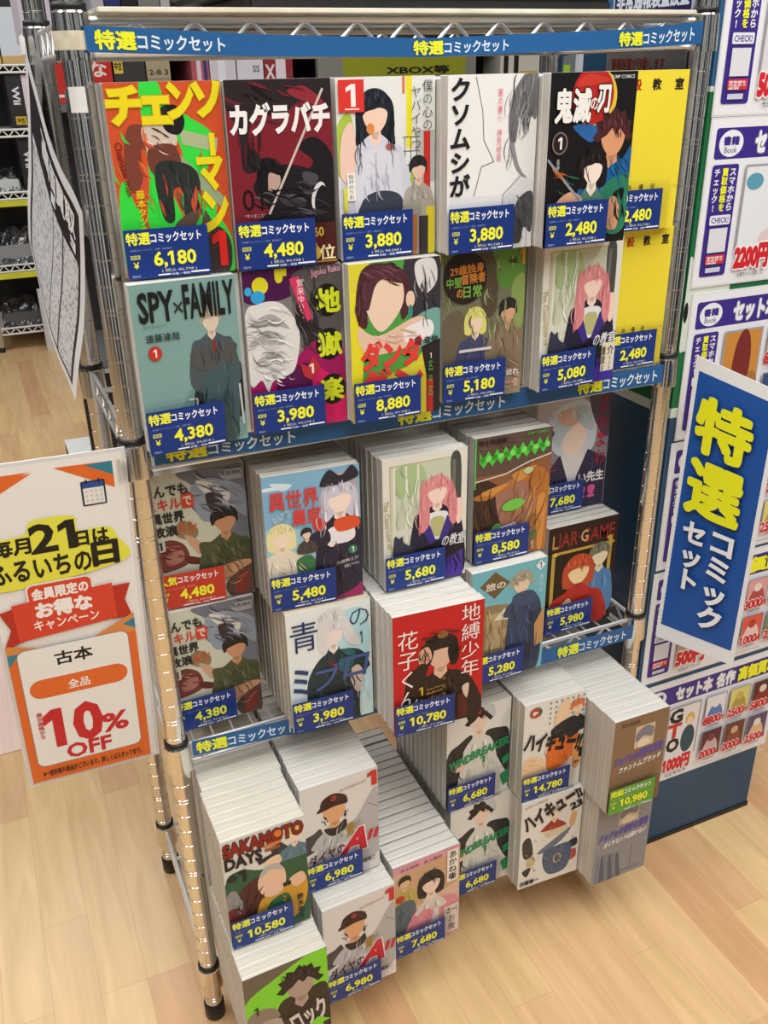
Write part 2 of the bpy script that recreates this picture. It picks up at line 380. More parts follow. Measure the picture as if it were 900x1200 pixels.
# ------------------------------------------------------------------ the chrome wire rack
W, D, P = 0.6978, 0.3018, 0.025
ZL = (1.300, 0.900, 0.500, 0.100)
rack = thing('wire_shelf_rack', 'chrome wire rack of four shelves filled with comic sets', 'rack', (0, 0, 0))
def groove_profile(z0, z1, r=0.0125):
    pr = [(0.0, z0), (r, z0)]; marks = []
    for k in range(-12, 48):
        z = (46.7-k)*P; marks += ([z-0.0024, z+0.0024] if k % 5 == 0 else [z])
    for z in sorted(marks):
        if z0+0.003 < z < z1-0.003:
            pr += [(r, z-0.0008), (r-0.0006, z-0.0004), (r-0.0006, z+0.0004), (r, z+0.0008)]
    return pr+[(r, z1), (0.0, z1)]
GAP = mat('groove_rim', (0.85, 0.84, 0.80), 0.35, 1.0, bump=0.01)
for cx in (0, W):
    for cy in (0, D):
        p = MB().post(groove_profile(0.03, 1.62), cx, cy, CHROME, 24).build('post', rack, smooth=True)
        MB().lathe([(0, 0), (0.0125, 0), (0.0145, 0.003), (0.0145, 0.028), (0.0128, 0.031), (0, 0.031)], cx, cy, BLACKP, 24).build('foot', rack, smooth=True)
        for z in ZL:
            c = MB().post([(0.0128, z-0.036), (0.0172, z-0.036), (0.0172, z-0.034), (0.0158, z+0.001), (0.0152, z+0.0025), (0.0128, z+0.0025)], cx, cy, CHROME, 24).build('collar', rack, smooth=True)
            c['label'] = 'flared chrome shelf collar'
            MB().lathe([(0.0128, z+0.002), (0.0148, z+0.002), (0.0148, z+0.0085), (0.0128, z+0.0095)], cx, cy, BLACKP, 24).build('sleeve_ring', rack, smooth=True)
for z in ZL:
    s = MB(); zt, zb = z-0.0042, z-0.031; r = 0.0031
    e = 0.016
    for y in (0, D):
        s.tube((e, y, zt), (W-e, y, zt), r, WIRE, 8); s.tube((e, y, zb), (W-e, y, zb), r, WIRE, 8)
        n = 12; pts = []
        for k in range(2*n+1):
            pts.append((e+0.012+(W-2*e-0.024)*k/(2*n), y, (zb+0.001) if k % 2 == 0 else (zt-0.001)))
        s.path(pts, 0.0021, WIRE, 6)
    for x in (0, W):
        s.tube((x, e, zt), (x, D-e, zt), r, WIRE, 8); s.tube((x, e, zb), (x, D-e, zb), r, WIRE, 8)
        pts = [(x, e+0.006+(D-2*e-0.012)*k/10, (zb+0.001) if k % 2 == 0 else (zt-0.001)) for k in range(11)]
        s.path(pts, 0.0021, WIRE, 6)
    k = 0.022
    while k < W-0.02:
        s.tube((k, 0, z-0.0018), (k, D, z-0.0018), 0.0014, WIRE, 6); k += 0.0255
    for y in (0.075, 0.15, 0.225): s.tube((0, y, z-0.006), (W, y, z-0.006), 0.0028, WIRE, 8)
    s.build('wire_shelf', rack)
t = MB().lathe([(0.0172, 1.272), (0.0172, 1.287)], 0, 0, TAPE, 40)
t.f = [f for f in t.f if min(f) % 40 in range(19, 34)]; t.m = t.m[:len(t.f)]
t.build('tape_patch', rack)['label'] = 'yellowed paper tape left on the collar'
t = MB().lathe([(0.0130, 1.222), (0.0130, 1.243)], 0, 0, WHITEP, 40)
t.f = [f for f in t.f if min(f) % 40 in range(23, 31)]; t.m = t.m[:len(t.f)]
t.build('torn_sticker', rack)['label'] = 'torn white sticker'

# cream board and things on the top shelf
tag(MB().bbox(0.022, W-0.022, -0.012, 0.29, 1.3006, 1.3055, CREAM, 0.001).build('shelf_board'), 'long cream board lying on the top wire shelf', 'board')
eq = thing('display_tray', 'black tray lying on the cream board of the top shelf', 'tray', (0.14, 0.03, 1.3057))
b = MB(); b.bbox(0.03, 0.45, 0, 0.2, 0.0, 0.012, BLACKP, 0.003); b.build('tray_base', eq)
b = MB(); b.bbox(0.0, 0.46, -0.006, 0.21, 0.0125, 0.05, DARKP, 0.006); b.build('tray_body', eq)
b = MB(); b.bbox(0.02, 0.44, 0.0, 0.2, 0.0505, 0.055, BLACKP, 0.002); b.build('tray_lid', eq)

# ------------------------------------------------------------------ blue shelf strips with lettering
def strip(label, knots, texts, y=-0.0165, base='#265c92'):
    """knots: (x, z_top, z_bottom); texts: x positions (0..1 along the strip, width of the text)"""
    L = 1000; H = 40; a = Art(L, H, base, step=6e-5); a.v, a.f, a.c, a.k = [], [], [], 0
    n = 40
    for k in range(n): a.poly([(L*k/n, 0), (L*k/n, H), (L*(k+1)/n, H), (L*(k+1)/n, 0)], base); a.k = 0
    a.k = 4
    for x0, wd in texts:
        a.text('特選', x0, H*.16, x0+wd*.30, H*.86, '#e8ea2a', .03, ol='#1c4a7c', ow=.05); a.text('コミックセット', x0+wd*.315, H*.24, x0+wd, H*.84, '#d6e6ee', .025)
    xs = [q[0] for q in knots]
    def fn(x, yy, d):
        X = xs[0]+(xs[-1]-xs[0])*x/L
        zt = np.interp(X, xs, [q[1] for q in knots]); zb = np.interp(X, xs, [q[2] for q in knots])
        return (X, y-0.0006-d, zt+(zb-zt)*yy/H)
    o = a.obj('shelf_label_strip', fn)
    tag(o, label, 'label strip', 'blue label strips on the rack shelves')
    return o
strip('blue printed label strip sagging along the top shelf edge', [(0.008, 1.291, 1.270), (0.16, 1.2835, 1.265), (0.337, 1.279, 1.262), (0.6, 1.287, 1.268), (0.682, 1.2945, 1.2715)], [(12, 170), (466, 160), (832, 150)])
strip('blue printed label strip along the second shelf edge', [(0.0175, 0.898, 0.879), (0.2, 0.8985, 0.874), (0.682, 0.8985, 0.8735)], [(20, 215), (425, 215), (800, 185)])
strip('blue printed label strip along the third shelf edge', [(0.016, 0.5125, 0.4895), (0.135, 0.505, 0.481), (0.16, 0.4985, 0.474), (0.682, 0.4985, 0.4735)], [(8, 190), (425, 200), (800, 180)])

# ------------------------------------------------------------------ cover art (plain stand-ins for the pictures, the lettering as printed)
def c_orange_green(a):
    g, y = '#35d640', '#e6d41c'
    for p in ([(30, 0), (46, 0), (50, 30), (40, 62), (52, 95), (60, 125), (38, 125), (24, 108), (30, 70)],
              [(52, 20), (72, 28), (92, 45), (80, 75), (88, 100), (70, 118), (56, 100), (62, 60)], [(2, 85), (14, 75), (20, 105), (30, 130), (60, 155), (4, 155)],
              [(62, 110), (80, 100), (99, 125), (99, 155), (60, 155)]): a.blob(p, g)
    for p in ([(8, 60), (20, 52), (26, 84), (16, 96)], [(64, 66), (78, 92), (72, 104), (60, 84)], [(86, 82), (98, 88), (99, 110), (90, 106)]): a.blob(p, '#c9502c')
    a.poly([(60, 36), (94, 44), (92, 55), (62, 48)], '#a9b489'); a.poly([(55, 52), (96, 92), (92, 100), (50, 62)], '#93a27f')
    a.blob([(16, 34), (30, 32), (40, 40), (36, 54), (26, 50), (24, 74), (14, 84), (10, 60)], '#7a3d2e')
    a.blob([(28, 34), (50, 30), (58, 44), (48, 58), (34, 58)], '#cdbfae'); a.blob([(32, 50), (54, 48), (58, 66), (34, 70)], '#6b3a30')
    a.blob([(46, 20), (60, 18), (66, 30), (60, 40), (48, 36)], '#1e1a1c')
    a.blob([(36, 64), (60, 62), (74, 74), (70, 104), (58, 106), (58, 84), (50, 84), (48, 108), (38, 104)], '#2b2f2c')
    a.blob([(48, 112), (74, 100), (82, 120), (60, 128)], '#5a4a3e'); a.blob([(76, 126), (88, 116), (98, 130), (94, 155), (70, 155)], '#3f3330')
    a.hatch(25, 70, 22, 40, 70, 22, 14, ['#b8442a', '#38c840', '#d86a3a'], 3, 1); a.hatch(80, 85, 16, 36, 100, 20, 12, ['#c9502c', '#2fc03c'], 3.5, 2); a.hatch(44, 46, 12, 10, 30, 12, 8, ['#e6dccd', '#8a4a3c', '#54291f'], 1.4, 3); a.hatch(54, 84, 16, 20, 80, 18, 14, ['#3f4641', '#1c1f1d', '#4c544e'], 1.4, 4); a.hatch(54, 28, 8, 9, 120, 9, 10, ['#3a3436', '#0e0c0e'], 1.2, 5)
    for g_, x0, y0, x1, y1 in (('チ', 2, 4, 29, 30), ('ェ', 31, 12, 54, 30), ('ン', 54, 2, 74, 27), ('ソ', 76, 2, 98, 26)): a.text(g_, x0, y0, x1, y1, y, .05, ol='#c3a417', ow=.07)
    a.rect(86, 40, 91, 58, y)
    for g_, x0, y0, x1, y1 in (('マ', 74, 60, 95, 84), ('ン', 76, 88, 97, 118)): a.text(g_, x0, y0, x1, y1, y, .05)
    a.vtext('藤本タツキ', 16, 82, 24, 118, y, .01); a.text('Chainsaw man', -12, 62, 30, 68, '#6d2016', .01, rot=82)
    a.text('1', 82, 121, 92, 148, '#d92a22', .04)
def c_crimson_black(a):
    k = '#1c191c'
    a.blob([(0, 0), (60, 0), (99, 0), (99, 26), (70, 18), (50, 30), (30, 20), (20, 46), (30, 62), (24, 72), (12, 70), (10, 40), (0, 20)], '#2a2023')
    a.blob([(58, 10), (75, 6), (96, 22), (80, 20)], '#8d2a35')
    a.blob([(66, 54), (82, 46), (99, 62), (99, 96), (70, 80), (80, 66)], k)
    a.blob([(20, 86), (34, 72), (60, 68), (99, 84), (99, 120), (20, 120), (34, 104)], k); a.blob([(24, 78), (30, 62), (44, 64), (52, 76), (40, 92), (28, 94)], '#141216')
    a.ell(39, 80, 8, 9, '#b99a90', 20); a.blob([(28, 72), (40, 62), (52, 74), (46, 76), (36, 74), (34, 88)], '#151317')
    a.line([(92, 8), (34, 108)], 2.2, '#c9b9b0'); a.ell(84, 96, 7, 13, '#d9d4d2', 15); a.ell(86, 98, 6, 12, k, 15)
    a.blob([(46, 92), (70, 96), (66, 104), (48, 100)], '#3a373c'); a.blob([(70, 74), (84, 78), (80, 86), (70, 82)], '#4a474c')
    a.hatch(60, 98, 34, 16, 15, 26, 26, ['#3a373b', '#0e0d0f', '#55525a', '#2b282c'], 2.2, 1); a.hatch(36, 68, 13, 6, 60, 9, 14, ['#2c2a30', '#0a090b'], 1.6, 2); a.hatch(40, 20, 40, 16, 20, 24, 14, ['#3a2a2e', '#1a1517', '#64222b'], 2.6, 3); a.hatch(20, 56, 14, 20, 85, 22, 8, ['#1d181b', '#5c1c26'], 2.5, 4)
    a.text('カグラバチ', 4, 19, 97, 42, '#ece9e6', .05); a.text('01', 9, 86, 29, 104, '#1a1012', .0); a.text('“すべまこと”', 10, 107, 30, 110, '#d8c8c4', .0)
    a.rect(62, 118, 100, 155, '#4a1f1e'); a.blob([(66, 150), (64, 118), (74, 118), (84, 140), (80, 150)], '#d9b23a'); a.blob([(74, 119), (82, 122), (88, 142), (80, 138)], '#5d1f22')
    a.text('60', 77, 122, 87, 130, '#e2bb45', .02); a.text('位', 82, 138, 98, 151, '#f0e0a8', .02); a.rect(62, 152, 100, 153, '#b89a40')
def c_school_white(a):
    a.blob([(0, 40), (14, 30), (18, 70), (0, 80)], '#a9c64a'); a.rect(70, 0, 76, 60, '#e9dc2a'); a.rect(80, 45, 100, 90, '#b9bdb8')
    for x in (68, 74, 80): a.rect(x, 50, x+.8, 88, '#5a5f60')
    for y in (50, 62, 74, 86): a.rect(66, y, 84, y+.8, '#5a5f60')
    a.rect(74, 70, 77, 90, '#9cc83c'); a.rect(88, 46, 95, 110, '#c8322c'); a.rect(66, 0, 68.5, 14, '#d67a3c')
    bust(a, 38, 30, 14, '#20242c', '#efcdb8', '#cfd0dc', 'long', 2.1, 112)
    a.blob([(22, 66), (58, 62), (66, 100), (60, 120), (18, 120)], '#d6d6e0'); a.blob([(24, 102), (60, 98), (70, 125), (66, 155), (14, 155)], '#3c4250')
    a.blob([(4, 48), (14, 36), (18, 58), (14, 86), (2, 80)], '#ecc7b4'); a.ell(33, 42, 4, 4.5, '#d98a4a'); a.ell(52, 58, 4, 3, '#b06058')
    bust(a, 82, 78, 8, '#2a2426', '#e8c4ae', '#b0a79c', 'short', 1.7, 112)
    a.hatch(38, 16, 11, 3, 92, 9, 16, ['#343a46', '#12151b', '#424a58'], 1.1, 1); a.hatch(24, 58, 4, 22, 88, 20, 8, ['#343a46', '#12151b'], 1, 2); a.hatch(56, 54, 4, 20, 92, 20, 8, ['#343a46', '#12151b'], 1, 3); a.hatch(38, 86, 16, 18, 80, 16, 18, ['#b6b6c6', '#e4e4ee', '#a9a9bb'], 1.2, 4); a.rect(37.6, 62, 38.2, 104, '#a4a4b2'); a.hatch(84, 100, 10, 14, 85, 12, 8, ['#978e83', '#c4bbb0'], 1, 5); a.hatch(38, 128, 20, 14, 86, 16, 10, ['#2c313c', '#4d5464'], 1.4, 6)
    a.rect(2, 2, 27, 28, '#d8362e'); a.text('1', 10, 6, 18, 23, '#f2ece8', .02); a.rect(8, 25, 22, 26, '#f2ece8')
    a.vtext('僕の心の', 86, 3, 97, 46, '#3a3c3c', -.005); a.vtext('ヤバイやつ', 74, 8, 85, 62, '#3a3c3c', -.005)
    a.rect(8, 78, 16, 102, '#f0eee8'); a.vtext('桜井のりお', 9, 79, 15, 101, '#2c2c2c', .0); a.rect(4, 90, 8, 112, '#d8d24a')
    a.blob([(64, 112), (99, 108), (99, 155), (64, 155)], '#a8a593'); a.rect(90, 112, 99, 155, '#d9c92c'); a.rect(82, 120, 92, 155, '#3a3638'); a.rect(72, 118, 80, 155, '#c07a40')
def c_white_grey(a):
    a.line([(30, 2), (38, 30), (40, 55), (52, 74), (38, 78), (30, 104)], .8, '#3a3a3a')
    a.blob([(70, 100), (84, 86), (99, 96), (99, 155), (60, 155), (60, 120)], '#d8d8d8'); a.line([(84, 88), (64, 104), (58, 155)], .8, '#6a6a6a')
    a.blob([(68, 30), (80, 4), (99, 0), (99, 78), (90, 90), (78, 82), (70, 60)], '#8a8a8a')
    a.blob([(74, 42), (99, 34), (99, 84), (92, 90), (80, 76)], '#e4e3e0')
    a.blob([(68, 50), (70, 20), (84, 2), (99, 0), (99, 38), (90, 34), (86, 52), (80, 36), (76, 58)], '#6f6f70')
    a.blob([(80, 112), (99, 104), (99, 140), (90, 136), (86, 150), (74, 146)], '#4a4a4c'); a.rect(93, 136, 94, 155, '#9a9a9a')
    a.hatch(82, 26, 14, 24, 98, 34, 34, ['#5a5a5b', '#8c8c8d', '#474748', '#a2a2a3'], 1.3, 1); a.hatch(72, 58, 4, 22, 95, 26, 8, ['#5a5a5b', '#777778'], 1.2, 2); a.hatch(86, 128, 12, 18, 60, 16, 16, ['#3a3a3c', '#626264'], 1.6, 3); a.hatch(68, 126, 10, 24, 100, 24, 8, ['#c2c2c2', '#efefef'], 1.2, 4)
    a.vtext('クソムシが', 2, 2, 25, 104, '#1d1d1f', .035)
    a.vtext('悪の華㊀', 54, 12, 60, 40, '#e0708c', .0); a.vtext('押見修造', 54, 46, 60, 74, '#e0708c', .0)
def c_black_redmoon(a):
    a.ell(52, 22, 25, 26, '#e0c23c', 0, 40); a.ell(49, 20, 24, 25, '#b52620', 0, 40); a.blob([(30, 12), (66, 8), (60, 4), (40, 2)], '#c8382c')
    a.blob([(52, 60), (40, 56), (28, 46), (40, 44), (60, 48)], '#2b62a0')
    bust(a, 76, 56, 16, '#4a2426', '#d99a72', '#1e5f96', 'spiky', 2.0, 118)
    a.blob([(90, 76), (99, 66), (99, 100), (70, 96), (74, 84)], '#1d5a94'); a.blob([(70, 100), (99, 92), (99, 140), (78, 146), (66, 120)], '#2c7a5c'); a.blob([(82, 108), (94, 104), (92, 116), (80, 118)], '#141414')
    bust(a, 54, 84, 13, '#1b1516', '#f0dfd0', '#55806c', 'bob', 1.5, 120)
    a.blob([(14, 112), (30, 104), (44, 112), (34, 122), (16, 120)], '#e0a884'); a.blob([(78, 112), (90, 118), (88, 142), (74, 138)], '#d99a72'); a.line([(0, 74), (40, 112)], 3, '#8f9296')
    a.hatch(76, 46, 14, 12, 75, 13, 18, ['#5e3234', '#341a1c', '#6e3c3c'], 1.3, 1); a.hatch(50, 78, 12, 14, 85, 18, 16, ['#2b2224', '#0e0a0b', '#3a2c2e'], 1.3, 2); a.hatch(88, 90, 10, 12, 60, 16, 12, ['#2470a8', '#164a78'], 1.6, 3); a.hatch(88, 122, 10, 20, 80, 18, 12, ['#246850', '#3a8c6c', '#141716'], 2, 4); a.hatch(20, 92, 12, 12, 20, 16, 6, ['#b8602c', '#2a6050'], 2, 5)
    a.text('鬼滅', 6, 14, 46, 42, '#eceae4', .03, ol='#2a1412', ow=.06); a.text('の', 46, 22, 54, 32, '#eceae4', .02); a.text('刃', 54, 12, 68, 34, '#eceae4', .03, ol='#2a1412')
    a.ell(13, 60, 9, 10, '#7c6a62'); a.ell(13, 60, 7.5, 8.6, '#241d1e'); a.text('1', 11, 55, 15, 65, '#eceae4', .02); a.vtext('吾峠', 10, 74, 14, 84, '#cfcac4', 0)
    a.text('JUMP COMICS', 68, 3, 95, 7, '#d8d6d2', .01)
def c_yellow(a, full=True):
    for g, x, c in (('殺', 26, '#b3321f'), ('教', 52, '#26221c'), ('室', 82, '#26221c')): a.text(g, x, 8, x+11, 18, c, .03)
    for g, x in (('松', 12), ('井', 30), ('優', 46), ('征', 62)): a.text(g, x, 108, x+6, 114, '#5a5028', .01)
    a.rect(92, 110, 100, 112, '#e0c934')
def c_teal(a):
    a.blob([(20, 155), (46, 100), (70, 92), (99, 96), (99, 150), (50, 155)], '#6a908c')
    a.blob([(52, 96), (66, 86), (99, 80), (99, 128), (84, 132), (52, 140)], '#23272a')
    bust(a, 73, 38, 9, '#a39f88', '#d8c4ae', '#4a5558', 'short', 2.3, 100)
    a.blob([(58, 104), (66, 84), (92, 80), (96, 100), (88, 155), (66, 155)], '#40575a'); a.blob([(52, 64), (94, 60), (90, 76), (58, 82)], '#50514e'); a.rect(73, 57, 76, 68, '#8c2a28')
    a.line([(44, 108), (52, 108), (52, 130)], 2, '#b9c0bc'); a.line([(96, 100), (97, 140)], 2, '#b9c0bc')
    a.hatch(76, 72, 16, 14, 80, 18, 18, ['#3c464a', '#5a666a', '#2f383c'], 1.2, 1); a.hatch(78, 120, 14, 30, 85, 30, 20, ['#34484c', '#4c666a', '#2a3a3e'], 1.6, 2); a.hatch(73, 31, 8, 6, 70, 8, 14, ['#c0bca4', '#827e6a'], .9, 3); a.hatch(56, 112, 8, 14, 88, 16, 8, ['#16191b', '#343a3e'], 1.4, 4)
    a.text('SPY', 7, 8, 39, 33, '#1b1d1e', .03); a.text('×', 39, 18, 48, 28, '#2c3234', .0); a.text('FAMILY', 49, 5, 97, 33, '#1b1d1e', .03)
    a.text('スパイファミリー', 9, 36, 30, 39, '#2c3234', .0); a.text('遠藤達哉', 10, 44, 42, 51, '#2c3a3a', .01)
    a.ell(17, 61, 6.4, 6.6, '#b9352c'); a.text('1', 15.6, 57.5, 18.4, 64.5, '#eedccf', .02)
def c_ink_pink(a):
    a.blob([(0, 0), (60, 0), (50, 24), (20, 30), (0, 26)], '#481246'); a.ell(17, 14, 8, 8, '#d8cf28'); a.ell(14, 24, 7, 6, '#2f9fd6'); a.ell(5, 18, 3.5, 4, '#3aa7d8'); a.rect(32, 0, 44, 7, '#d8cf28'); a.ell(36, 8, 4, 5, '#d8cf28'); a.ell(56, 8, 4, 3, '#d8cf28')
    a.blob([(50, 6), (99, 2), (99, 60), (80, 80), (56, 70), (50, 40)], '#55504f'); a.blob([(56, 26), (74, 50), (66, 90), (52, 60)], '#2e2b2c')
    a.blob([(0, 96), (40, 90), (70, 70), (99, 80), (99, 155), (0, 155)], '#9a1658'); a.blob([(60, 94), (99, 120), (99, 155), (70, 155)], '#cf2060'); a.blob([(30, 104), (60, 90), (62, 118), (30, 118)], '#57124a')
    a.blob([(0, 40), (14, 30), (34, 30), (48, 44), (54, 64), (48, 92), (40, 100), (24, 104), (18, 114), (12, 102), (0, 104)], '#d9d7d2')
    for p in ([(4, 50), (26, 40), (44, 56), (30, 52)], [(2, 66), (22, 58), (38, 70), (20, 68)], [(8, 84), (26, 76), (40, 88), (22, 86)]): a.blob(p, '#a8a5a0')
    for y, g in ((33, '地'), (75, '獄'), (120, '楽')):
        a.ell(84 if y < 100 else 86, y, 14, 15.5, '#171517'); a.text(g, 73, y-11, 97, y+11, '#cfdc2a', .03)
    a.poly([(46, 10), (56, 8), (68, 48), (60, 52)], '#d23a62'); a.vtext('賀来ゆうじ', 53, 11, 61, 48, '#f0dfe2', .0, rot=10)
    a.hatch(22, 64, 22, 32, 12, 30, 40, ['#f0efec', '#a4a29e', '#7c7a76', '#c4c2be'], 1.6, 1, .4); a.hatch(66, 40, 14, 36, 70, 28, 20, ['#3a3736', '#6c6766', '#242222'], 2, 2); a.hatch(30, 102, 14, 8, 30, 12, 10, ['#fafaf8', '#a4a29e'], 1.4, 3)
    a.text('Jigoku Raku', 68, 2, 98, 10, '#d8a0b0', .01, rot=-6)
    a.poly([(52, 90), (60, 94), (66, 84), (74, 96), (64, 108), (56, 104)], '#b03038'); a.text('1', 62, 92, 66, 101, '#f0dcc8', .02)
def c_yellow_red(a):
    a.blob([(0, 60), (10, 20), (24, 0), (60, 0), (70, 40), (80, 90), (40, 110), (0, 110)], '#4e9a42'); a.blob([(0, 30), (14, 50), (10, 130), (0, 150)], '#e0d52a')
    a.blob([(60, 0), (99, 0), (99, 60), (80, 78), (66, 50)], '#38343a'); a.blob([(72, 4), (92, 2), (96, 22), (84, 34), (74, 24)], '#d9d6d4'); a.blob([(66, 60), (99, 50), (99, 86), (70, 84)], '#6fa39a')
    a.blob([(6, 40), (14, 6), (40, 2), (62, 14), (66, 44), (56, 56), (50, 20), (30, 14), (20, 40), (18, 60), (10, 58)], '#4c2830')
    a.blob([(16, 26), (36, 10), (56, 20), (58, 40), (46, 58), (32, 66), (20, 50)], '#e9cdb4'); a.blob([(14, 34), (20, 8), (46, 4), (58, 22), (40, 16), (28, 22), (20, 44)], '#52303a'); a.ell(66, 38, 5, 8, '#e6c6ac'); a.ell(66, 50, 2.6, 7, '#3f8a78')
    a.blob([(8, 60), (30, 70), (70, 56), (84, 60), (84, 78), (40, 88), (14, 84)], '#e2bfa6'); a.blob([(60, 66), (88, 60), (90, 76), (62, 80)], '#e8e4e2')
    a.rect(84, 88, 96, 155, '#a5242a'); a.poly([(78, 86), (100, 80), (100, 155), (92, 155)], '#2a2426'); a.rect(84, 120, 92, 155, '#b02a2e')
    a.hatch(40, 12, 22, 9, 25, 20, 22, ['#6b3c46', '#3a1e25', '#7c4a52'], 1.5, 1); a.hatch(14, 36, 5, 20, 92, 22, 10, ['#6b3c46', '#3a1e25'], 1.4, 2); a.hatch(84, 40, 12, 26, 80, 20, 16, ['#4e4a50', '#1f1c20', '#8c888a'], 1.5, 3); a.hatch(44, 72, 30, 8, 10, 22, 10, ['#d0a98e', '#eed4be'], 1.6, 4)
    a.text('ダンダ', 12, 76, 78, 102, '#e0403a', .06); a.text('ダン', 8, 104, 78, 132, '#e0403a', .06)
    a.text('龍 幸伸', 70, 76, 97, 84, '#201c1e', .01); a.vtext('1', 86, 92, 92, 100, '#e8e4e0'); a.vtext('DAN DA DAN', 86, 101, 92, 138, '#5ac04a', .01)
def c_forest(a):
    for p, c in (([(0, 40), (30, 50), (60, 30), (99, 30), (99, 110), (0, 120)], '#75755c'), ([(60, 0), (99, 0), (99, 34), (70, 40)], '#5c8a3c'), ([(40, 10), (60, 6), (66, 60), (50, 66)], '#564c3c'), ([(84, 40), (99, 30), (99, 80), (88, 84)], '#8aa25a'), ([(0, 70), (24, 62), (30, 110), (0, 120)], '#69604e'), ([(56, 100), (99, 90), (99, 155), (50, 155)], '#9a8a70')): a.blob(p, c)
    bust(a, 40, 72, 10, '#dcd97a', '#efd8bc', '#474a6c', 'bob', 2.0, 122); bust(a, 80, 66, 10, '#2c2826', '#d3a585', '#87745e', 'short', 2.3, 130)
    a.hatch(50, 50, 48, 48, 80, 18, 40, ['#8a9466', '#5c6844', '#6e6248', '#a0a880'], 2, 1); a.hatch(80, 90, 14, 26, 80, 20, 14, ['#a08a70', '#6c5a46'], 1.6, 2); a.hatch(40, 61, 9, 2.5, 80, 6, 10, ['#f0eda0', '#c0bc5c'], 1, 3); a.hatch(74, 130, 24, 22, 20, 20, 16, ['#b0a488', '#7c705a'], 2, 4)
    a.rect(20, 100, 60, 103, '#d8d6d0'); a.ell(26, 27, 26, 26, '#2b2321', 0, 36)
    a.text('29歳独身', 8, 14, 48, 23, '#d88a3a', .02, rot=-4); a.text('中堅', 4, 26, 22, 36, '#7cb24a', .02); a.text('冒険者', 22, 23, 50, 33, '#d88a3a', .02, rot=-4); a.text('の', 16, 38, 23, 46, '#d88a3a', .02); a.text('日常', 24, 35, 46, 47, '#7cb24a', .02)
    a.text('vol.', 78, 11, 90, 17, '#3a2c14', .02); a.text('1', 92, 4, 97, 18, '#c98a28', .03)
    a.text('お疲れ', 72, 127, 96, 134, '#f0e8e0', .02); a.text('ーシー!!', 64, 138, 94, 146, '#d04a48', .02, ol='#f0e8e0', ow=.06)
def c_pinkhair(a, obi=False):
    a.rect(8, 8, 92, 140, '#c6cbb4'); a.blob([(14, 14), (44, 10), (50, 40), (18, 46)], '#a9bf8c'); a.rect(8, 8, 92, 9, '#b9a873'); a.rect(8, 8, 9, 140, '#b9a873'); a.rect(91, 8, 92, 140, '#b9a873')
    for x in (12, 26, 40): a.rect(x, 10, x+2.5, 100, '#e0dfd2')
    a.rect(10, 84, 60, 92, '#d6d5c6'); a.blob([(80, 10), (92, 10), (92, 80), (84, 70)], '#4a4c48'); a.rect(82, 12, 86, 70, '#6d6e66')
    bust(a, 64, 46, 13, '#dc8e90', '#f3d6c6', '#24233a', 'long', 2.2, 155)
    a.blob([(52, 72), (76, 72), (74, 92), (64, 104), (54, 92)], '#e4e4e2'); a.blob([(56, 78), (72, 78), (70, 98), (60, 98)], '#b9b67e')
    a.poly([(44, 86), (52, 76), (62, 104), (56, 110)], '#3c2f80'); a.poly([(84, 86), (76, 76), (66, 104), (72, 110)], '#3c2f80'); a.blob([(84, 62), (94, 60), (94, 84), (88, 88)], '#f0cfbe')
    a.blob([(44, 40), (48, 30), (54, 60), (54, 84), (44, 92), (42, 70)], '#d9868a'); a.blob([(80, 36), (88, 60), (86, 88), (78, 78)], '#d9868a')
    a.blob([(12, 96), (14, 90), (18, 94), (22, 92), (24, 100), (34, 108), (36, 120), (12, 120)], '#34364a')
    a.blob([(34, 120), (60, 108), (94, 112), (94, 155), (40, 155)], '#1d1b24'); a.poly([(66, 134), (96, 122), (96, 155), (70, 155)], '#4a2f9c')
    a.hatch(64, 34, 12, 9, 92, 13, 18, ['#eaa6a6', '#c87478', '#f2b8b6'], 1.1, 1); a.hatch(47, 70, 5, 22, 88, 26, 10, ['#eaa6a6', '#c87478'], 1.3, 2); a.hatch(83, 66, 5, 22, 92, 26, 10, ['#eaa6a6', '#c87478'], 1.3, 3); a.hatch(28, 50, 16, 36, 90, 26, 16, ['#e8ecdc', '#a8b890', '#bcc4a8'], 2, 4); a.hatch(66, 132, 26, 16, 70, 20, 14, ['#2e2b3a', '#121018'], 1.8, 5)
    a.text('の教室', 70, 100, 98, 114, '#e2e2e2', .015, sh=.2, ol='#2a2838', ow=.05)
    a.text('The Classroom of', -24, 72, 34, 78, '#a08c50', .0, rot=86)
    if obi:
        a.rect(82, 112, 100, 152, '#dcd6c2'); a.rect(80, 144, 100, 155, '#3a2f98'); a.text('介', 90, 116, 98, 126, '#33302c', .02); a.vtext('!!!', 91, 127, 98, 144, '#33302c', .02); a.vtext('量産E', 82, 116, 88, 146, '#6a5c40', .02)
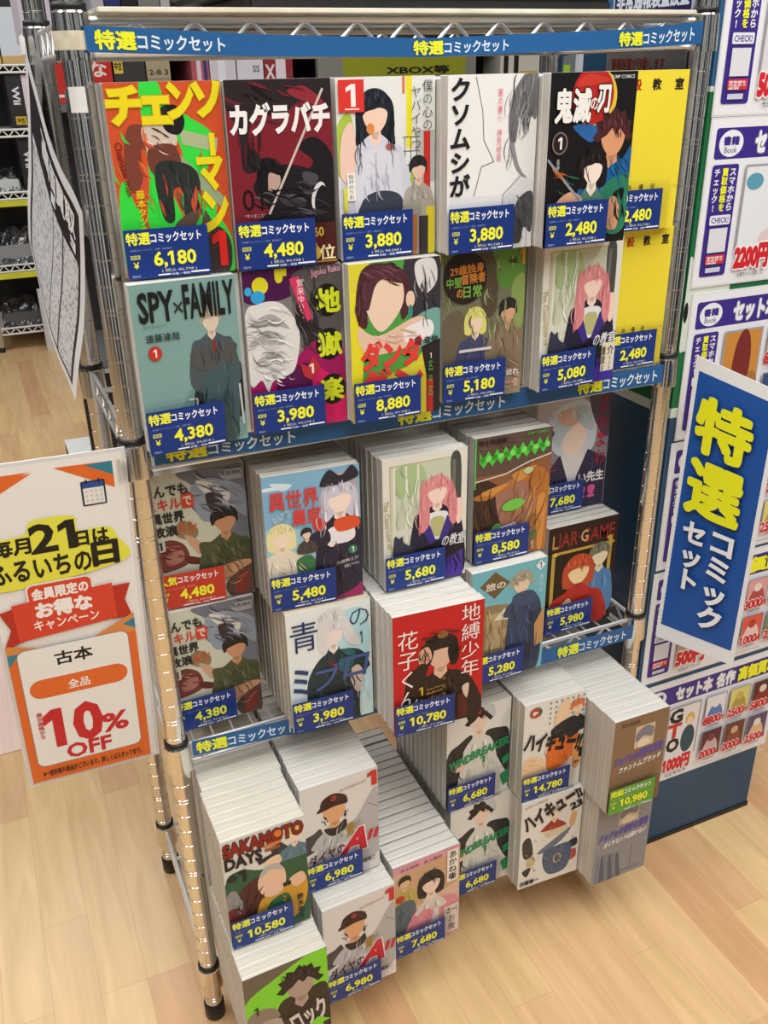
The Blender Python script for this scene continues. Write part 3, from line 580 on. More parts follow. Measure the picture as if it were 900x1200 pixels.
def c_beast_olive(a):
    a.blob([(34, 0), (99, 0), (99, 96), (80, 80), (60, 60), (44, 40), (50, 20)], '#70717c'); a.blob([(46, 18), (70, 12), (99, 30), (99, 60), (84, 50), (70, 60), (52, 56)], '#8d97a4')
    a.blob([(52, 12), (76, 22), (84, 34), (74, 52), (64, 50), (72, 36), (58, 26)], '#d8d6cc'); a.blob([(60, 28), (76, 32), (72, 48), (62, 46)], '#3a2c30')
    a.blob([(0, 84), (18, 74), (34, 84), (34, 106), (0, 110)], '#6e3230'); a.blob([(14, 92), (30, 88), (30, 100), (16, 104)], '#a06a60'); a.blob([(34, 96), (54, 104), (60, 110), (36, 106)], '#5a2622')
    a.blob([(24, 64), (34, 54), (48, 66), (44, 78), (30, 74)], '#8d7a58'); a.blob([(34, 72), (46, 78), (54, 92), (46, 96)], '#c89c80')
    bust(a, 76, 62, 12, '#1d1b1c', '#c9926e', '#4c5236', 'short', 2.1, 128)
    a.blob([(48, 84), (64, 88), (68, 108), (52, 104)], '#4c5236'); a.blob([(66, 96), (99, 90), (99, 124), (66, 128)], '#454a30'); a.blob([(48, 122), (88, 112), (99, 118), (60, 138), (48, 140)], '#c9926e')
    a.blob([(72, 136), (99, 120), (99, 155), (76, 155)], '#58423c'); a.blob([(84, 130), (96, 126), (92, 150), (80, 152)], '#7c3028')
    a.hatch(70, 26, 28, 26, 35, 24, 36, ['#85868f', '#5c5d68', '#a6b0bc', '#4c4d58'], 2.2, 1); a.hatch(76, 104, 20, 18, 70, 20, 24, ['#5e6444', '#3a4028', '#6c7250'], 1.8, 2); a.hatch(16, 92, 14, 12, 20, 12, 12, ['#8a4644', '#4c2020', '#b07a70'], 1.4, 3); a.hatch(76, 52, 11, 7, 80, 9, 12, ['#343032', '#0e0c0d'], 1.1, 4); a.hatch(78, 130, 14, 6, -20, 14, 8, ['#d8a684', '#a8744f'], 1.2, 5)
    a.text('とんでも', 0, 12, 42, 24, '#232323', .03); a.text('スキル', 0, 27, 34, 39, '#c8442c', .03); a.rrect(35, 24, 47, 40, 2, '#c8442c'); a.text('で', 37, 27, 45, 37, '#e8e0d4', .02)
    a.text('異世界', 4, 42, 36, 54, '#232323', .03); a.text('放浪', 4, 57, 28, 69, '#232323', .03); a.text('メシ', 29, 56, 47, 68, '#d0562c', .03)
    a.rrect(4, 73, 14, 86, 2, '#bcbcb2'); a.text('1', 7, 75, 11, 84, '#2a2a2a', .02); a.rrect(80, 4, 98, 16, 2, '#9a9a9c'); a.text('赤岸K', 81, 6, 97, 11, '#2c2c2e', .01)
def c_skyfarm(a):
    a.blob([(0, 60), (40, 66), (60, 90), (40, 120), (0, 120)], '#9cc3cf'); a.rect(0, 12, 20, 16, '#d8e4e8'); a.blob([(8, 8), (30, 12), (20, 18)], '#cfe0e8')
    a.blob([(0, 100), (30, 94), (56, 120), (50, 155), (0, 155)], '#d8c8ae'); bust(a, 16, 70, 11, '#e6dca4', '#f0d8c0', '#e0d6c0', 'bob', 2.0, 120); a.blob([(30, 100), (46, 96), (52, 116), (34, 122)], '#3c7448')
    a.blob([(58, 60), (60, 18), (78, 6), (96, 10), (99, 60), (90, 70)], '#a8a6b4')
    bust(a, 78, 36, 14, '#c9c6d2', '#f3dccb', '#2a2436', 'long', 1.7, 155)
    a.blob([(58, 18), (68, 2), (80, 10), (92, 0), (99, 12), (86, 18), (70, 20)], '#2c2a36'); a.blob([(64, 70), (88, 66), (92, 84), (66, 90)], '#e6e2e2'); a.blob([(72, 60), (94, 58), (98, 70), (76, 74)], '#d8542e'); a.poly([(70, 88), (78, 88), (76, 104), (70, 104)], '#c04a38')
    a.blob([(40, 76), (62, 68), (66, 84), (46, 90)], '#2e2838'); a.blob([(66, 120), (99, 140), (99, 155), (64, 155)], '#a02a5c'); a.blob([(62, 96), (96, 92), (99, 138), (60, 150)], '#2e2a3a')
    bust(a, 42, 70, 5, '#2a2628', '#e6c8b0', '#48423e', 'short', 1.8, 92); a.ell(56, 62, 7, 7, '#c83c30')
    a.hatch(78, 21, 12, 3, 85, 10, 14, ['#e2e0ea', '#aaa8b8'], 1.2, 1); a.hatch(62, 50, 5, 26, 92, 26, 8, ['#dcdae4', '#a4a2b2'], 1.2, 2); a.hatch(78, 120, 18, 26, 80, 26, 18, ['#3e3848', '#1e1a26', '#4a4456'], 1.8, 3); a.hatch(16, 59, 10, 3, 80, 7, 10, ['#f2ecc0', '#c4b878'], 1.1, 4); a.hatch(20, 108, 18, 12, 60, 14, 10, ['#eee4d0', '#bca88c'], 1.5, 5)
    a.text('異世界', 6, 18, 56, 38, '#d2413c', .02); a.text('農家', 28, 40, 58, 58, '#d2413c', .02); a.text('のんびり', 8, 42, 26, 50, '#4c6c84', .0, rot=-18, ol='#e0ecf0', ow=.05)
    a.ell(90, 97, 5, 5, '#3c7a5a'); a.text('1', 89, 94, 91, 100, '#e8f0e8', .02); a.text('内藤騎之介', 72, 107, 96, 111, '#d8d4d8', 0, rot=-8); a.text('剣康之 やすも', 80, 113, 96, 117, '#d8d4d8', 0, rot=-8)
def c_brown_green(a):
    a.blob([(0, 50), (40, 44), (99, 30), (99, 155), (0, 155)], '#8a5a3a'); a.blob([(0, 58), (30, 60), (50, 100), (30, 155), (0, 155)], '#3c2a22'); a.blob([(30, 66), (70, 56), (84, 84), (66, 118), (40, 116)], '#9c7060')
    for p in ([(70, 50), (99, 60), (99, 155), (76, 155), (90, 110)], [(60, 46), (90, 50), (70, 64)], [(0, 70), (60, 58), (20, 76)]): a.blob(p, '#b06e34')
    for p in ([(84, 90), (96, 86), (94, 150), (88, 150)], [(50, 50), (82, 44), (60, 60)], [(10, 66), (44, 60), (24, 72)]): a.blob(p, '#cc8c48')
    a.poly([(0, 0), (100, 0), (100, 30), (60, 46), (0, 46)], '#5e4a42'); a.line([(0, 52), (40, 48), (70, 38), (100, 32)], 1.6, '#d8d0c0')
    a.hatch(70, 96, 28, 46, 105, 50, 44, ['#c88440', '#9a5c2c', '#d8a05c', '#704020', '#b4743a'], 1.6, 1); a.hatch(16, 104, 14, 40, 75, 40, 18, ['#2a1c16', '#54382a', '#6c4830'], 1.8, 2); a.hatch(46, 14, 40, 10, 5, 24, 14, ['#6c564c', '#4e3e36'], 2, 3)
    p = []
    for k in range(17): p.append((6+k*5.5, 22-k*.5+(5 if k % 2 else -5)))
    for k in range(16, -1, -1): p.append((6+k*5.5, 32-k*.5+(5 if k % 2 else -3)))
    a.poly(p, '#4fc240')
    for k in range(12): a.ell(10+k*7.6, 26-k*.6, 3, 4, '#7be060' if k % 2 else '#38902e', 30*k)
    a.ell(52, 88, 15, 7, '#6fc24a', -6); a.ell(70, 48, 6, 4, '#b9c89a'); a.rect(0, 0, 1.5, 60, '#58d060')
    a.blob([(30, 120), (24, 112), (34, 108), (38, 118)], '#5c9a5a'); a.ell(80, 132, 6, 6, '#6a7a4e')
    a.text('荒木飛呂彦', 4, 3, 40, 9, '#2c2220', .02); a.text('JUMP COMICS', 66, 2, 94, 6, '#4fae48', .02); a.text('STEEL', 34, 112, 58, 120, '#e4dcd8', .04, sh=.3, rot=-10, ol='#8a3a58', ow=.08); a.text('1', 78, 140, 81, 150, '#e0d8cc', .02)
def c_grey_script(a):
    a.blob([(0, 0), (60, 0), (50, 40), (0, 50)], '#bcb4ba'); a.blob([(20, 20), (60, 6), (80, 30), (80, 70), (60, 84), (36, 80), (16, 56)], '#c9d2da'); a.blob([(70, 0), (99, 0), (99, 60), (80, 40)], '#58485c')
    a.blob([(34, 44), (64, 34), (68, 62), (52, 80), (38, 72)], '#ecd5c6'); a.blob([(20, 46), (34, 20), (66, 16), (78, 48), (64, 44), (56, 36), (40, 50), (32, 66)], '#b4c4d0')
    a.blob([(30, 84), (50, 78), (68, 80), (76, 155), (24, 155)], '#dad6d6'); a.poly([(0, 120), (34, 76), (46, 112), (50, 155), (0, 155)], '#33304a'); a.poly([(58, 110), (72, 74), (99, 90), (99, 155), (56, 155)], '#33304a')
    a.blob([(26, 22), (48, 16), (56, 34), (40, 40)], '#d6a898'); a.blob([(10, 34), (24, 44), (18, 52)], '#2a2630')
    a.hatch(48, 24, 26, 8, 75, 14, 24, ['#dfe6ec', '#9fb0bc', '#b8c6d0'], 1.5, 1); a.hatch(20, 124, 16, 24, 70, 24, 12, ['#262438', '#44405c'], 1.8, 2); a.hatch(82, 120, 14, 24, 100, 24, 12, ['#262438', '#44405c'], 1.8, 3)
    a.vtext('よわよわ', 82, 4, 98, 100, '#a02840', .01); a.ell(88, 58, 4, 4.4, '#c03448'); a.text('い先生', 62, 106, 97, 120, '#ece8ea', .03); a.text('!!', 64, 126, 84, 142, '#d85a94', .05); a.text('こ', 20, 86, 30, 96, '#b03048', .0)
def c_blue_white(a):
    a.blob([(50, 20), (90, 10), (99, 60), (80, 90), (60, 60)], '#b4dbe0'); a.blob([(0, 90), (30, 80), (20, 155), (0, 155)], '#cfe0e4')
    a.blob([(20, 100), (36, 66), (60, 58), (88, 66), (99, 100), (90, 155), (30, 155)], '#22383c'); a.blob([(64, 60), (80, 66), (72, 90), (60, 84)], '#2c6a70'); a.poly([(44, 64), (52, 60), (60, 84), (56, 92)], '#5c2c2c')
    bust(a, 54, 36, 13, '#d6d4d2', '#ecdcd2', '#20383c', 'short', 1.2, 70); a.blob([(36, 30), (40, 8), (62, 4), (74, 24), (86, 56), (70, 50), (62, 24), (48, 30), (44, 60), (36, 52)], '#d9d7d4')
    a.blob([(72, 92), (84, 84), (92, 110), (80, 120)], '#d8c0b0'); a.blob([(86, 110), (99, 90), (99, 155), (84, 155)], '#c3e2e6')
    a.hatch(54, 13, 14, 5, 80, 12, 16, ['#efeeec', '#b8b6b4', '#a8a6a6'], 1.2, 1); a.hatch(58, 110, 28, 34, 75, 30, 26, ['#30494d', '#182a2e', '#3a565a'], 1.9, 2); a.hatch(90, 126, 8, 24, 85, 24, 8, ['#d8eef0', '#9cc4ca'], 1.6, 3)
    a.text('青', 4, 12, 36, 50, '#23305c', .0); a.text('の', 74, 10, 98, 32, '#26325c', -.01); a.text('1', 86, 40, 89, 56, '#26325c', .0)
    a.text('ミ', 4, 72, 22, 106, '#2c3e6c', .02); a.text('ブ', 30, 74, 60, 106, '#4a5c92', .015, sh=.2); a.text('ロ', 66, 70, 94, 98, '#4a5c92', .015, sh=.2); a.text('安田剛士', 38, 105, 66, 111, '#3c3428', .01)
def c_red_cap(a):
    a.ell(52, 60, 34, 34, '#b8141c', 0, 36); a.blob([(12, 100), (20, 72), (36, 84), (70, 84), (92, 110), (96, 155), (10, 155)], '#2a1c1a')
    bust(a, 52, 58, 17, '#241a1c', '#dcb49a', '#2c1e1a', 'cap', 1.7, 140); a.blob([(30, 44), (34, 62), (32, 74), (40, 70), (44, 52)], '#1a1416'); a.blob([(70, 44), (72, 70), (64, 76), (60, 54)], '#1a1416')
    a.ell(54, 34, 6, 5, '#8a6032'); a.blob([(28, 52), (38, 46), (42, 62), (30, 70)], '#d8a88c'); a.blob([(18, 84), (30, 66), (38, 74), (28, 96)], '#2c1e1a')
    for y in (92, 104, 118): a.ell(56, y, 2, 2, '#7a5630')
    a.hatch(52, 120, 36, 30, 75, 26, 30, ['#3c2a26', '#1a100f', '#4a342e'], 2, 1); a.hatch(52, 34, 18, 8, 10, 20, 10, ['#382c2e', '#120e10'], 1.5, 2); a.hatch(36, 62, 6, 10, 80, 14, 10, ['#2e2628', '#0c0a0b'], 1.2, 3); a.hatch(70, 62, 4, 10, 95, 14, 8, ['#2e2628', '#0c0a0b'], 1.2, 4)
    a.vtext('地縛少年', 74, 2, 96, 98, '#f0e6e0', .0); a.vtext('花子くん', 4, 20, 28, 122, '#f0e6e0', .0); a.text('1', 28, 97, 32, 108, '#e6b83c', .01)
    a.text('あいだいろ', 28, 112, 58, 117, '#d2c060', .0, rot=-6); a.text('Jibaku Shonen', 36, 100, 56, 103, '#d2a040', 0, rot=-6); a.text('Hanako-kun', 36, 105, 54, 108, '#d2a040', 0, rot=-6); a.poly([(70, 120), (80, 114), (84, 150), (72, 152)], '#5a1e1c'); a.blob([(76, 110), (84, 106), (82, 126)], '#d8c0b0')
def c_town_blue(a):
    a.blob([(0, 60), (40, 50), (60, 70), (60, 155), (0, 155)], '#8c7a58'); a.poly([(10, 20), (30, 4), (50, 22), (30, 40)], '#6b563c'); a.text('旅の', 18, 18, 44, 28, '#d8d2c0', .02); a.rect(20, 60, 40, 110, '#b09a70'); a.rect(42, 84, 56, 140, '#a98e66')
    a.poly([(30, 70), (44, 56), (58, 74)], '#d6d2bc'); a.blob([(50, 66), (62, 46), (86, 46), (96, 80), (92, 155), (50, 155)], '#33425e'); a.blob([(76, 60), (96, 76), (94, 140), (82, 130)], '#26344e')
    bust(a, 66, 28, 12, '#a59c86', '#e0c4a8', '#33425e', 'spiky', 1.6, 70); a.blob([(56, 42), (80, 40), (88, 56), (58, 58)], '#3c4c68'); a.poly([(86, 90), (99, 66), (99, 118), (88, 122)], '#b98a58')
    a.poly([(90, 2), (97, 9), (90, 16), (84, 9)], '#e2e6e4'); a.text('1', 89, 5, 91.5, 13, '#2a3a4a', .01); a.vtext('瀬川はじめ', 90, 22, 95, 46, '#d8e0e0', 0)
    a.hatch(72, 104, 20, 40, 80, 34, 24, ['#3f5070', '#222e44', '#4a5c7e'], 1.8, 1); a.hatch(66, 20, 11, 8, 40, 9, 14, ['#c0b8a2', '#84795f'], 1.1, 2); a.hatch(28, 100, 22, 40, 85, 22, 20, ['#a08e68', '#786848', '#c0ac84'], 1.8, 3)
def c_gold_frame(a):
    a.poly([(0, 28), (6, 28), (6, 155), (0, 155)], '#1d0f0c')
    for q in ((6, 36, 96, 40), (6, 36, 11, 150), (88, 30, 93, 150), (6, 144, 93, 149)): a.rect(*q, '#b99a40')
    a.rect(11, 40, 88, 144, '#1c120e'); a.text('LIAR·GAME', 6, 10, 95, 30, '#8c2a24', .01); a.text('L', 6, 12, 14, 30, '#b98a4a', .01); a.text('G', 46, 12, 56, 28, '#c9a870', .01)
    bust(a, 76, 54, 13, '#73705a', '#e0cfae', '#4f7fae', 'short', 1.5, 140); bust(a, 46, 70, 17, '#b8492a', '#e9cf9f', '#b02a24', 'bob', 2.2, 155, '#b02a24')
    a.hatch(46, 58, 17, 11, 88, 14, 20, ['#d0603c', '#94341c', '#dc7450'], 1.2, 1); a.hatch(48, 130, 30, 20, 80, 20, 16, ['#c83a32', '#8c1c18'], 1.6, 2); a.hatch(76, 44, 12, 6, 80, 9, 12, ['#8e8a74', '#565342'], 1, 3)
    a.ell(88, 30, 4, 3, '#b99a40'); a.ell(10, 38, 4, 3, '#d0b050'); a.blob([(24, 116), (34, 108), (40, 122), (28, 126)], '#e2c49a')
def c_green_brown(a):
    a.blob([(0, 62), (20, 46), (50, 56), (99, 40), (99, 155), (0, 155)], '#2f5a3c'); a.blob([(10, 90), (24, 70), (46, 66), (50, 100), (30, 120), (16, 120)], '#4c2420'); a.blob([(0, 80), (12, 74), (18, 110), (0, 130)], '#8a8a86')
    a.blob([(0, 100), (18, 104), (24, 130), (0, 140)], '#6c2a28'); a.poly([(56, 30), (70, 26), (82, 40), (60, 44)], '#3a3c40')
    bust(a, 86, 22, 9, '#d9c46c', '#f0d6bc', '#5d7a88', 'short', 2.2, 54); a.poly([(40, 42), (66, 36), (66, 42), (42, 48)], '#28282a'); a.blob([(50, 46), (66, 42), (68, 54), (54, 56)], '#ecc8a8')
    a.blob([(32, 128), (40, 100), (56, 92), (74, 90), (94, 80), (98, 110), (84, 140), (40, 150)], '#d09a30'); a.blob([(46, 130), (50, 108), (74, 104), (76, 150), (50, 155)], '#2c6a40')
    a.blob([(38, 82), (42, 62), (56, 54), (70, 62), (72, 84), (64, 98), (48, 98)], '#e8c0a0'); a.blob([(40, 68), (48, 54), (64, 54), (70, 66), (56, 60)], '#b8b0a8'); a.blob([(76, 84), (92, 78), (96, 92), (84, 98)], '#e8bc98'); a.rect(68, 86, 78, 92, '#262022')
    a.hatch(60, 124, 26, 22, 70, 18, 18, ['#e0ae48', '#b07e20', '#24583a'], 1.6, 1); a.hatch(30, 100, 16, 22, 110, 20, 16, ['#5e302a', '#38181a'], 1.8, 2); a.hatch(12, 100, 8, 20, 70, 12, 10, ['#a8a8a4', '#6c6c68', '#4a4a48'], 1.3, 4)
    a.text('SAKAMOTO', 3, 5, 97, 22, '#8c2018', .05, ol='#1c1414', ow=.09); a.ell(67, 12, 4.5, 5, '#d87a28'); a.text('DAYS', 3, 25, 46, 40, '#1e1a1a', .05); a.rect(50, 22, 70, 26, '#d87a28'); a.rect(50, 28, 68, 32, '#a05024')
    a.ell(9, 54, 6, 4, '#232021'); a.text('1', 18, 46, 25, 62, '#1e1a1a', .03); a.vtext('鈴木祐斗', 84, 110, 92, 150, '#232021', .02)
def c_ballplayer(a):
    a.blob([(0, 76), (14, 70), (24, 66), (26, 90), (0, 100)], '#4a4546'); a.blob([(12, 120), (24, 90), (46, 80), (70, 66), (99, 30), (99, 130), (40, 140)], '#b3b1ae'); a.blob([(40, 86), (60, 78), (80, 100), (60, 130)], '#cfcdca'); a.line([(30, 96), (26, 130)], 1, '#7a7878'); a.line([(86, 50), (99, 60)], 1, '#7a7878')
    bust(a, 42, 44, 16, '#3a2422', '#dda577', '#b9b7b4', 'cap', 1.6, 96); a.blob([(28, 68), (44, 70), (56, 62), (56, 76), (38, 82)], '#2a2626'); a.ell(42, 26, 4, 4, '#9c3a2c')
    a.hatch(62, 96, 30, 26, 110, 26, 30, ['#9a9896', '#d8d6d4', '#858381', '#bfbdba'], 1.3, 1); a.hatch(42, 28, 14, 7, 15, 14, 10, ['#52362f', '#281614'], 1.3, 2); a.hatch(30, 56, 4, 6, 70, 8, 6, ['#2a1a16'], 1.3, 3); a.hatch(56, 54, 4, 6, 100, 8, 6, ['#2a1a16'], 1.3, 4)
    a.text('青', 56, 70, 68, 92, '#a88430', .02, sh=.1); a.text('ダイヤの', 6, 100, 54, 116, '#5c1e1c', .02, rot=-8); a.text('A', 54, 84, 86, 116, '#c8283a', .05, sh=.35, ol='#f0e8e8', ow=.08); a.text('II', 86, 92, 98, 106, '#c8283a', .03, sh=.3)
    a.text('1', 88, 5, 97, 24, '#c8342c', .05); a.text('Act Ⅱ of Diamond act Ⅱ', 50, 14, 84, 18, '#a05048', 0, rot=-5); a.text('寺嶋裕二', 72, 134, 94, 141, '#3a3838', .01)
def c_windgreen(a):
    a.blob([(0, 70), (20, 50), (40, 44), (30, 90), (24, 155), (0, 155)], '#2c2e2e'); a.blob([(60, 46), (84, 44), (99, 56), (99, 120), (80, 90)], '#2c2e2e'); a.blob([(26, 70), (40, 54), (66, 52), (80, 90), (84, 155), (20, 155)], '#d3d2c8'); a.ell(20, 88, 10, 7, '#e2c2aa', -20)
    bust(a, 50, 22, 15, '#23201f', '#e9ccb6', '#d6d5cc', 'spiky', 1.3, 70); a.blob([(54, 2), (72, 4), (74, 24), (62, 12)], '#c4c4c2')
    a.hatch(50, 12, 15, 9, 60, 12, 18, ['#3a3635', '#0f0d0c'], 1.3, 1); a.hatch(52, 104, 24, 34, 80, 30, 20, ['#bdbcb0', '#e4e3da', '#aaa99e'], 1.5, 2); a.hatch(14, 100, 12, 36, 75, 28, 14, ['#3c3e3e', '#1e2020'], 1.8, 3)
    a.text('WIND', 4, 74, 38, 86, '#1f8a58', .05, sh=.2, rot=-7); a.text('BREAKER', 38, 66, 99, 78, '#1f8a58', .05, sh=.2, rot=-7); a.text('1', 54, 82, 60, 92, '#1f8a58', .03)
    a.poly([(88, 96), (100, 90), (100, 104), (90, 108)], '#1f8a58'); a.poly([(86, 124), (100, 116), (100, 140), (92, 144)], '#1f8a58')
def c_orange_sport(a):
    for i in range(7):
        for j in range(5): a.ell(42+i*9, 6+j*8, 2, 2, '#8f8e8a', n=10)
    a.ell(18, 14, 10, 8, '#2e6a48'); a.blob([(9, 14), (14, 7), (26, 10), (18, 14), (26, 20), (14, 21)], '#c03a2c'); a.blob([(14, 12), (22, 14), (14, 18)], '#e0dcd0')
    a.blob([(40, 96), (44, 70), (60, 56), (88, 60), (90, 90), (70, 112), (46, 116)], '#dd6f2c'); a.blob([(0, 100), (12, 84), (36, 96), (40, 120), (20, 124), (0, 120)], '#ecc9a0'); a.blob([(50, 30), (62, 6), (74, 12), (70, 44), (54, 48)], '#ecc9a0')
    bust(a, 86, 22, 9, '#d8784a', '#ecc9a8', '#2a2a2e', 'spiky', 1.7, 60); a.blob([(44, 52), (60, 40), (84, 36), (96, 56), (80, 70), (60, 66)], '#2a2a2e'); a.blob([(84, 80), (99, 84), (96, 120), (86, 120)], '#e0a060')
    a.hatch(64, 86, 24, 24, 60, 20, 18, ['#f09050', '#c05a20', '#e87a34'], 1.8, 1); a.hatch(70, 54, 22, 12, 160, 16, 12, ['#3e3e44', '#161618'], 1.6, 2); a.hatch(20, 104, 16, 14, 20, 16, 8, ['#f4dab8', '#d8ae80'], 1.5, 3); a.hatch(86, 18, 8, 6, 80, 8, 8, ['#f09a6a', '#b8603a'], 1, 4)
    a.text('ハイキュー!!', 3, 56, 98, 82, '#1e1c1c', .06, rot=14); a.text('1', 92, 92, 98, 106, '#1e1c1c', .05); a.text('古舘春一', 86, 112, 99, 116, '#2a2626', .01)
def c_white_sport(a):
    for p, c in (([(4, 70), (16, 64), (22, 96), (8, 100)], '#3a3838'), ([(30, 96), (60, 78), (84, 66), (70, 86), (40, 100)], '#6a7484'), ([(12, 104), (24, 100), (26, 116), (14, 118)], '#c9b48a'), ([(78, 96), (94, 90), (96, 104), (80, 106)], '#2c2c34'), ([(84, 40), (92, 44), (88, 66), (80, 60)], '#d8a878'), ([(80, 116), (94, 110), (96, 126), (84, 130)], '#b8524a'), ([(6, 124), (20, 120), (14, 136)], '#2c2a2c'), ([(40, 58), (70, 54), (76, 70), (46, 74)], '#d8c8a8')): a.blob(p, c)
    a.blob([(40, 100), (60, 94), (86, 98), (82, 140), (56, 146), (42, 130)], '#4c5c78'); a.ell(64, 118, 7, 9, '#b8a070'); a.ell(64, 118, 4.6, 6.4, '#4c5c78')
    bust(a, 54, 32, 9, '#a8a49e', '#ecd0b4', '#a83a30', 'short', 1.9, 60)
    a.hatch(64, 118, 20, 22, 80, 20, 16, ['#5e7090', '#3a4a66'], 1.6, 1); a.hatch(50, 96, 40, 40, 40, 9, 22, ['#3a3838', '#c9b48a', '#8a8484', '#b06a58'], 1.1, 2); a.hatch(54, 54, 14, 7, 70, 10, 8, ['#c0483c', '#842a24'], 1.2, 3)
    a.text('ハイキュー!!', 2, 8, 97, 34, '#1e1c1c', .06, rot=-22); a.text('23', 80, 22, 98, 34, '#1e1c1c', .05, rot=-14); a.text('JUMP COMICS', 4, 4, 40, 8, '#3c3a3a', .0, rot=-8); a.text('古舘春一', 3, 142, 34, 150, '#1e1c1c', .03)
def c_bunko(a, ground, sub):
    a.text('荒木飛呂彦', 12, 6, 46, 13, '#3a2c22', .02)
    a.rect(40, 18, 76, 54, '#cbb69a'); a.blob([(42, 30), (58, 20), (74, 26), (72, 40), (56, 36), (44, 44)], '#7c7a86'); a.blob([(46, 44), (60, 40), (70, 50), (50, 54)], '#e0cdb4')
    a.text('ジョジョの奇妙な冒険', 6, 58, 96, 72, '#5a4a9c', .05, sh=.25, rot=-5); a.text(sub, 16, 76, 94, 86, '#eae4dc', .04, sh=.2, rot=-5, ol='#6a5f74', ow=.08)
    if ground == 'brown': a.blob([(84, 90), (97, 84), (99, 130), (88, 132)], '#8a6a48')
    else:
        for k in range(6): a.poly([(6+k*7, 104+k), (10+k*7, 100+k), (14+k*8, 155), (6+k*8, 155)], '#585a66' if k % 2 else '#777a88')
        a.rect(70, 100, 70.6, 140, '#55565e'); a.rect(40, 146, 90, 147, '#5c5d66')
def c_soccer(a):
    a.blob([(0, 40), (30, 20), (99, 0), (99, 80), (60, 70), (0, 80)], '#84d930'); a.blob([(30, 110), (40, 60), (70, 56), (99, 60), (99, 155), (30, 155)], '#33291f'); a.blob([(0, 66), (30, 60), (40, 90), (30, 155), (0, 155)], '#8f8170')
    bust(a, 66, 42, 19, '#1f1917', '#b39b8c', '#2a211b', 'spiky', 2.0, 120); a.ell(24, 102, 25, 25, '#b3a594', 0, 36); a.blob([(14, 92), (26, 86), (34, 96), (28, 108), (16, 106)], '#3a3029'); a.blob([(40, 84), (48, 92), (46, 104)], '#3a3029'); a.blob([(8, 118), (20, 120), (18, 127), (12, 124)], '#3a3029')
    a.hatch(66, 22, 20, 7, 70, 12, 24, ['#332a27', '#0f0c0b', '#3e332e'], 1.5, 1); a.hatch(66, 110, 30, 30, 80, 22, 16, ['#3e342b', '#221a14'], 1.8, 2)
    a.text('1', 10, 50, 14, 62, '#2c2620', .02); a.text('ブルーロック', 4, 84, 96, 120, '#d8d2ca', .04, rot=-14); a.poly([(66, 120), (84, 106), (99, 118), (90, 120), (92, 155), (76, 155), (76, 122)], '#84d930')
def c_pinkcoat(a):
    a.rect(0, 0, 100, 14, '#d99aa2'); a.blob([(0, 24), (40, 14), (99, 16), (99, 60), (0, 80)], '#c9a27c'); bust(a, 17, 30, 8, '#2a2422', '#dcb890', '#b8a458', 'short', 2.0, 74); a.ell(10, 56, 7, 6, '#b83a30')
    a.blob([(0, 70), (30, 66), (30, 110), (0, 120)], '#54646a'); a.blob([(20, 110), (40, 82), (80, 80), (99, 96), (99, 155), (10, 155)], '#d98a94'); a.blob([(48, 84), (66, 84), (66, 130), (44, 120)], '#ddd4ca')
    bust(a, 56, 48, 15, '#231e1f', '#ecd0ba', '#d4cac0', 'bob', 1.3, 96); a.blob([(40, 92), (58, 96), (52, 120), (20, 128)], '#d98a94')
    a.hatch(56, 36, 16, 12, 80, 14, 20, ['#383234', '#100d0e'], 1.2, 1); a.hatch(60, 120, 34, 26, 70, 22, 22, ['#e8a2aa', '#bc6c78', '#f0b6ba'], 1.8, 2); a.hatch(14, 94, 14, 18, 80, 18, 10, ['#66787e', '#44545a'], 1.6, 3)
    a.rect(80, 4, 97, 58, '#eae4da'); a.vtext('あかね噺', 82, 6, 95, 56, '#231f1f', .02); a.text('末永裕樹・馬上鷹将', 10, 5, 72, 10, '#5a2c34', .0); a.rect(76, 100, 99, 150, '#d6cabc'); a.text('さー!', 80, 104, 96, 114, '#2c2626', .03)
    a.vtext('お後', 82, 118, 94, 146, '#4c4440', .01)

# ------------------------------------------------------------------ price tags and comic sets
def price_tag_art(price, tax, kind):
    base, word = {'blue': ('#1a357c', '特選'), 'red': ('#c23a2c', '人気'), 'green': ('#5c9c34', '完結')}[kind]
    a = Art(80, 46, base, 5e-5); yl = '#f2f23a'
    a.text(word, 2, 3, 24, 14, yl, .028); a.text('コミックセット', 25, 4.5, 73, 13, '#eef2f6', .03)
    a.text('★特選コミックセット（全巻・状態良好）', 4, 18, 44, 20, '#8fa0cc' if kind == 'blue' else '#e8c0a0', 0)
    a.rrect(4, 23.5, 13, 27.5, .6, '#c9c95a'); a.text('税抜', 4.8, 24, 12.2, 27, base, .0); a.text('¥', 6, 30, 11, 36, yl, .01)
    n = len(price); x0 = 26 if n < 6 else 20
    a.text(price, x0, 22, x0+40+(8 if n > 5 else 0), 36.5, yl, .03)
    a.text('( 税込 ¥%s )' % tax, 32, 38, 66, 41.6, '#d8dcc8', .0)
    a.rect(28, 42.6, 40, 44, '#eef2f6'); a.rect(60, 42.2, 78, 43.8, '#eef2f6'); a.text('状態・巻数', 41, 42.4, 59, 44.6, '#dfe4ee', .01); a.text('2024-5', 3.5, 42, 11, 44, '#b9c4e0', 0)
    return a

_vol = {}
def volume_mesh(w, h, t, pages, cov):
    k = (round(w, 4), round(h, 4), t, pages.name, cov.name)
    if k not in _vol:
        m = MB(); e = 0.0007; c = 0.0005
        m.box(e, w-0.0006, c, t-c, e, h-e, pages)
        m.box(0, w, 0, c, 0, h, cov); m.box(0, w, t-c, t, 0, h, cov); m.box(w-0.0007, w, c, t-c, 0, h, cov)
        o = m.build('volume'); _vol[k] = o.data; bpy.data.objects.remove(o)
    return _vol[k]

